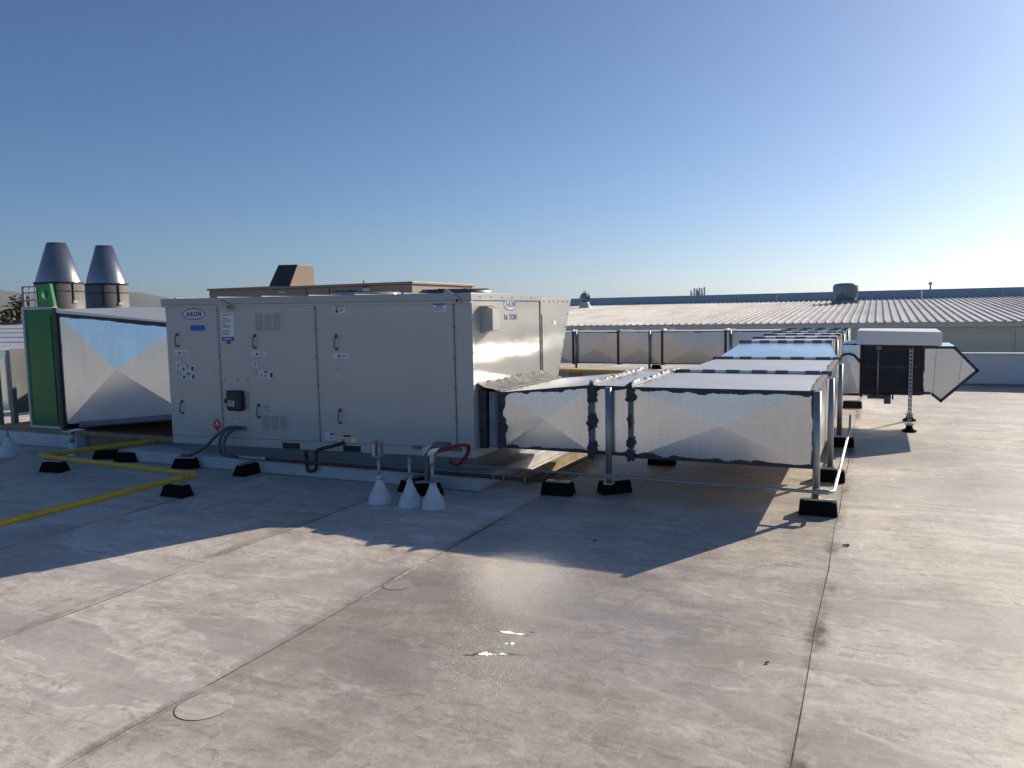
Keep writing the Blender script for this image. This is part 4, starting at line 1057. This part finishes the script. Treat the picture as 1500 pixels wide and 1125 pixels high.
sd = thing('side_duct', 'shaded grey duct at the far left edge behind two posts', 'duct', (-11.6, 7.2, .35))
section(sd, box8(-12.6, -10.78, 6.9, 8.0, .36, 1.19), [('front', .02), ('top', .008)])
B(-10.80, -10.76, 6.87, 8.03, .33, 1.22).build('flange', 'galv_edge', sd)
for x, y_, lab in ((-10.62, 6.75, 'dark post at the left edge, nearer the green box'), (-11.02, 6.80, 'dark post at the far left edge of the picture')):
    t = thing('dark_post', lab, 'post', (x, y_, .003), 'dark posts at left')
    B(x-.04, x+.04, y_-.03, y_+.03, .0035, 1.21).build('channel', 'unit_dark', t, bevel=.003)
    B(x-.09, x+.09, y_-.06, y_+.06, .0032, .03).build('foot', 'rubber', t)

# ------------------------------------------------------------------ exhaust stacks
for x, y_, r0, z0, z1, r1, lab in ((-14.10, 10, .416, 2.30, 3.05, .166, 'left and taller of two conical steel exhaust stacks'), (-12.80, 10, .356, 2.235, 2.93, .140, 'right and smaller of two conical steel exhaust stacks')):
    t = thing('exhaust_stack', lab, 'exhaust stack', (x, y_, .003), 'conical exhaust stacks')
    MB().lathe([(r0, .003), (r0, z0)], (x, y_, 0), 40).build('drum', 'drum', t)
    MB().lathe([(r0+.008, z0-.02), (r0+.01, z0+.008), (r0-.01, z0+.012)], (x, y_, 0), 40).build('rim', 'gap', t)
    MB().lathe([(r0+.006, z0-.17), (r0+.006, z0-.155)], (x, y_, 0), 40).build('band', 'gap', t)
    MB().lathe([(r0-.012, z0+.012), (r1, z1), (r1-.006, z1), (r0-.02, z0+.02)], (x, y_, 0), 56, cap=False).build('cone', 'cone', t)
    d_ = Vector((-x, -y_, 0)).normalized(); sd_ = Vector((-d_.y, d_.x, 0))
    for k in (-.18, .55):
        e = Vector((x, y_, z0-.2))+(d_*math.cos(k)+sd_*math.sin(k))*(r0+.004)
        MB().obox(e, .012, .02, .36, Matrix.Rotation(math.atan2(d_.y, d_.x), 3, 'Z')).build('seam_strip', 'gap', t)
    e = Vector((x, y_, z0-.36))+(d_*math.cos(.62)+sd_*math.sin(.62))*(r0+.005)
    MB().obox(e, .012, .075, .04, Matrix.Rotation(math.atan2(d_.y, d_.x)+.62, 3, 'Z')).build('tag_plate', 'sticker', t)

# ------------------------------------------------------------------ tan unit behind
N_ = thing('tan_rooftop_unit', 'tan rooftop air conditioner with dark lettering behind the grey unit', 'air conditioner', (-8.3, 11, .1))
B(-10.3, -9.0, 10.0, 11.9, .1, 2.045).build('cabinet', 'tan', N_, bevel=.008)
B(-8.995, -6.25, 9.97, 11.9, .1, 2.028).build('cabinet', 'tan', N_, bevel=.008)
B(-10.32, -8.985, 9.97, 11.93, 2.046, 2.078).build('lid', 'tan', N_, bevel=.004)
B(-8.984, -6.22, 9.94, 11.93, 2.030, 2.066).build('lid', 'tan', N_, bevel=.004)
for x in (-8.2, -7.75, -7.1): B(x-.006, x+.006, 9.964, 9.9695, .2, 2.02).build('panel_gap', 'gap', N_)
put_text('LENNOX', .12, 'navy', N_, (-7.46, 9.967, 1.925), 'front', .003, .1, .47)
B(-7.08, -6.955, 9.90, 9.969, 1.88, 1.995).build('control_box', 'silver', N_, bevel=.004)
MB().tube([(-7.09, 9.95, 1.95), (-7.09, 9.95, 2.11)], .008, 6).build('probe', 'gap', N_)
B(-8.75, -8.62, 9.963, 9.9695, 1.96, 1.985).build('name_strip', 'silver', N_)
x0, x1 = -8.98, -8.50; xa, xb = -8.87, -8.46
MB().hexa([(x0, 10.0, 2.079), (x1-.06, 10.0, 2.067), (x1-.06, 10.62, 2.067), (x0, 10.62, 2.079), (xa, 10.12, 2.425), (xb-.02, 10.12, 2.415), (xb-.05, 10.55, 2.415), (xa, 10.55, 2.425)]).build('exhaust_hood', 'tan', N_, bevel=.004)
MB().hexa([(x0+.006, 9.985, 2.082), (x1-.068, 9.985, 2.075), (x1-.068, 9.995, 2.075), (x0+.006, 9.995, 2.082), (xa+.006, 10.105, 2.418), (xb-.03, 10.105, 2.410), (xb-.03, 10.115, 2.410), (xa+.006, 10.115, 2.418)]).build('hood_grille', 'tan_grille', N_)

# ------------------------------------------------------------------ small litter on the membrane
for x, y_, a_, sz, lab in ((-.16, 5.55, 10, .042, 'small dark metal scrap lying on the sunlit roof right of the duct'), (-.42, 3.55, 60, .022, 'tiny curled scrap lying left of the dirty lap seam'), (-1.75, 5.05, 30, .026, 'small dark pebble in the duct shadow')):
    t = MB().obox((x, y_, .0075), sz, .25*sz, .20*sz, Matrix.Rotation(R(a_), 3, 'Z')).obox((x+.28*sz, y_+.1*sz, .0085), .22*sz, .40*sz, .28*sz, Matrix.Rotation(R(a_+20), 3, 'Z'))
    tag(t.build('metal_scrap', 'gap', loc=(x, y_, .004)), lab, 'debris')
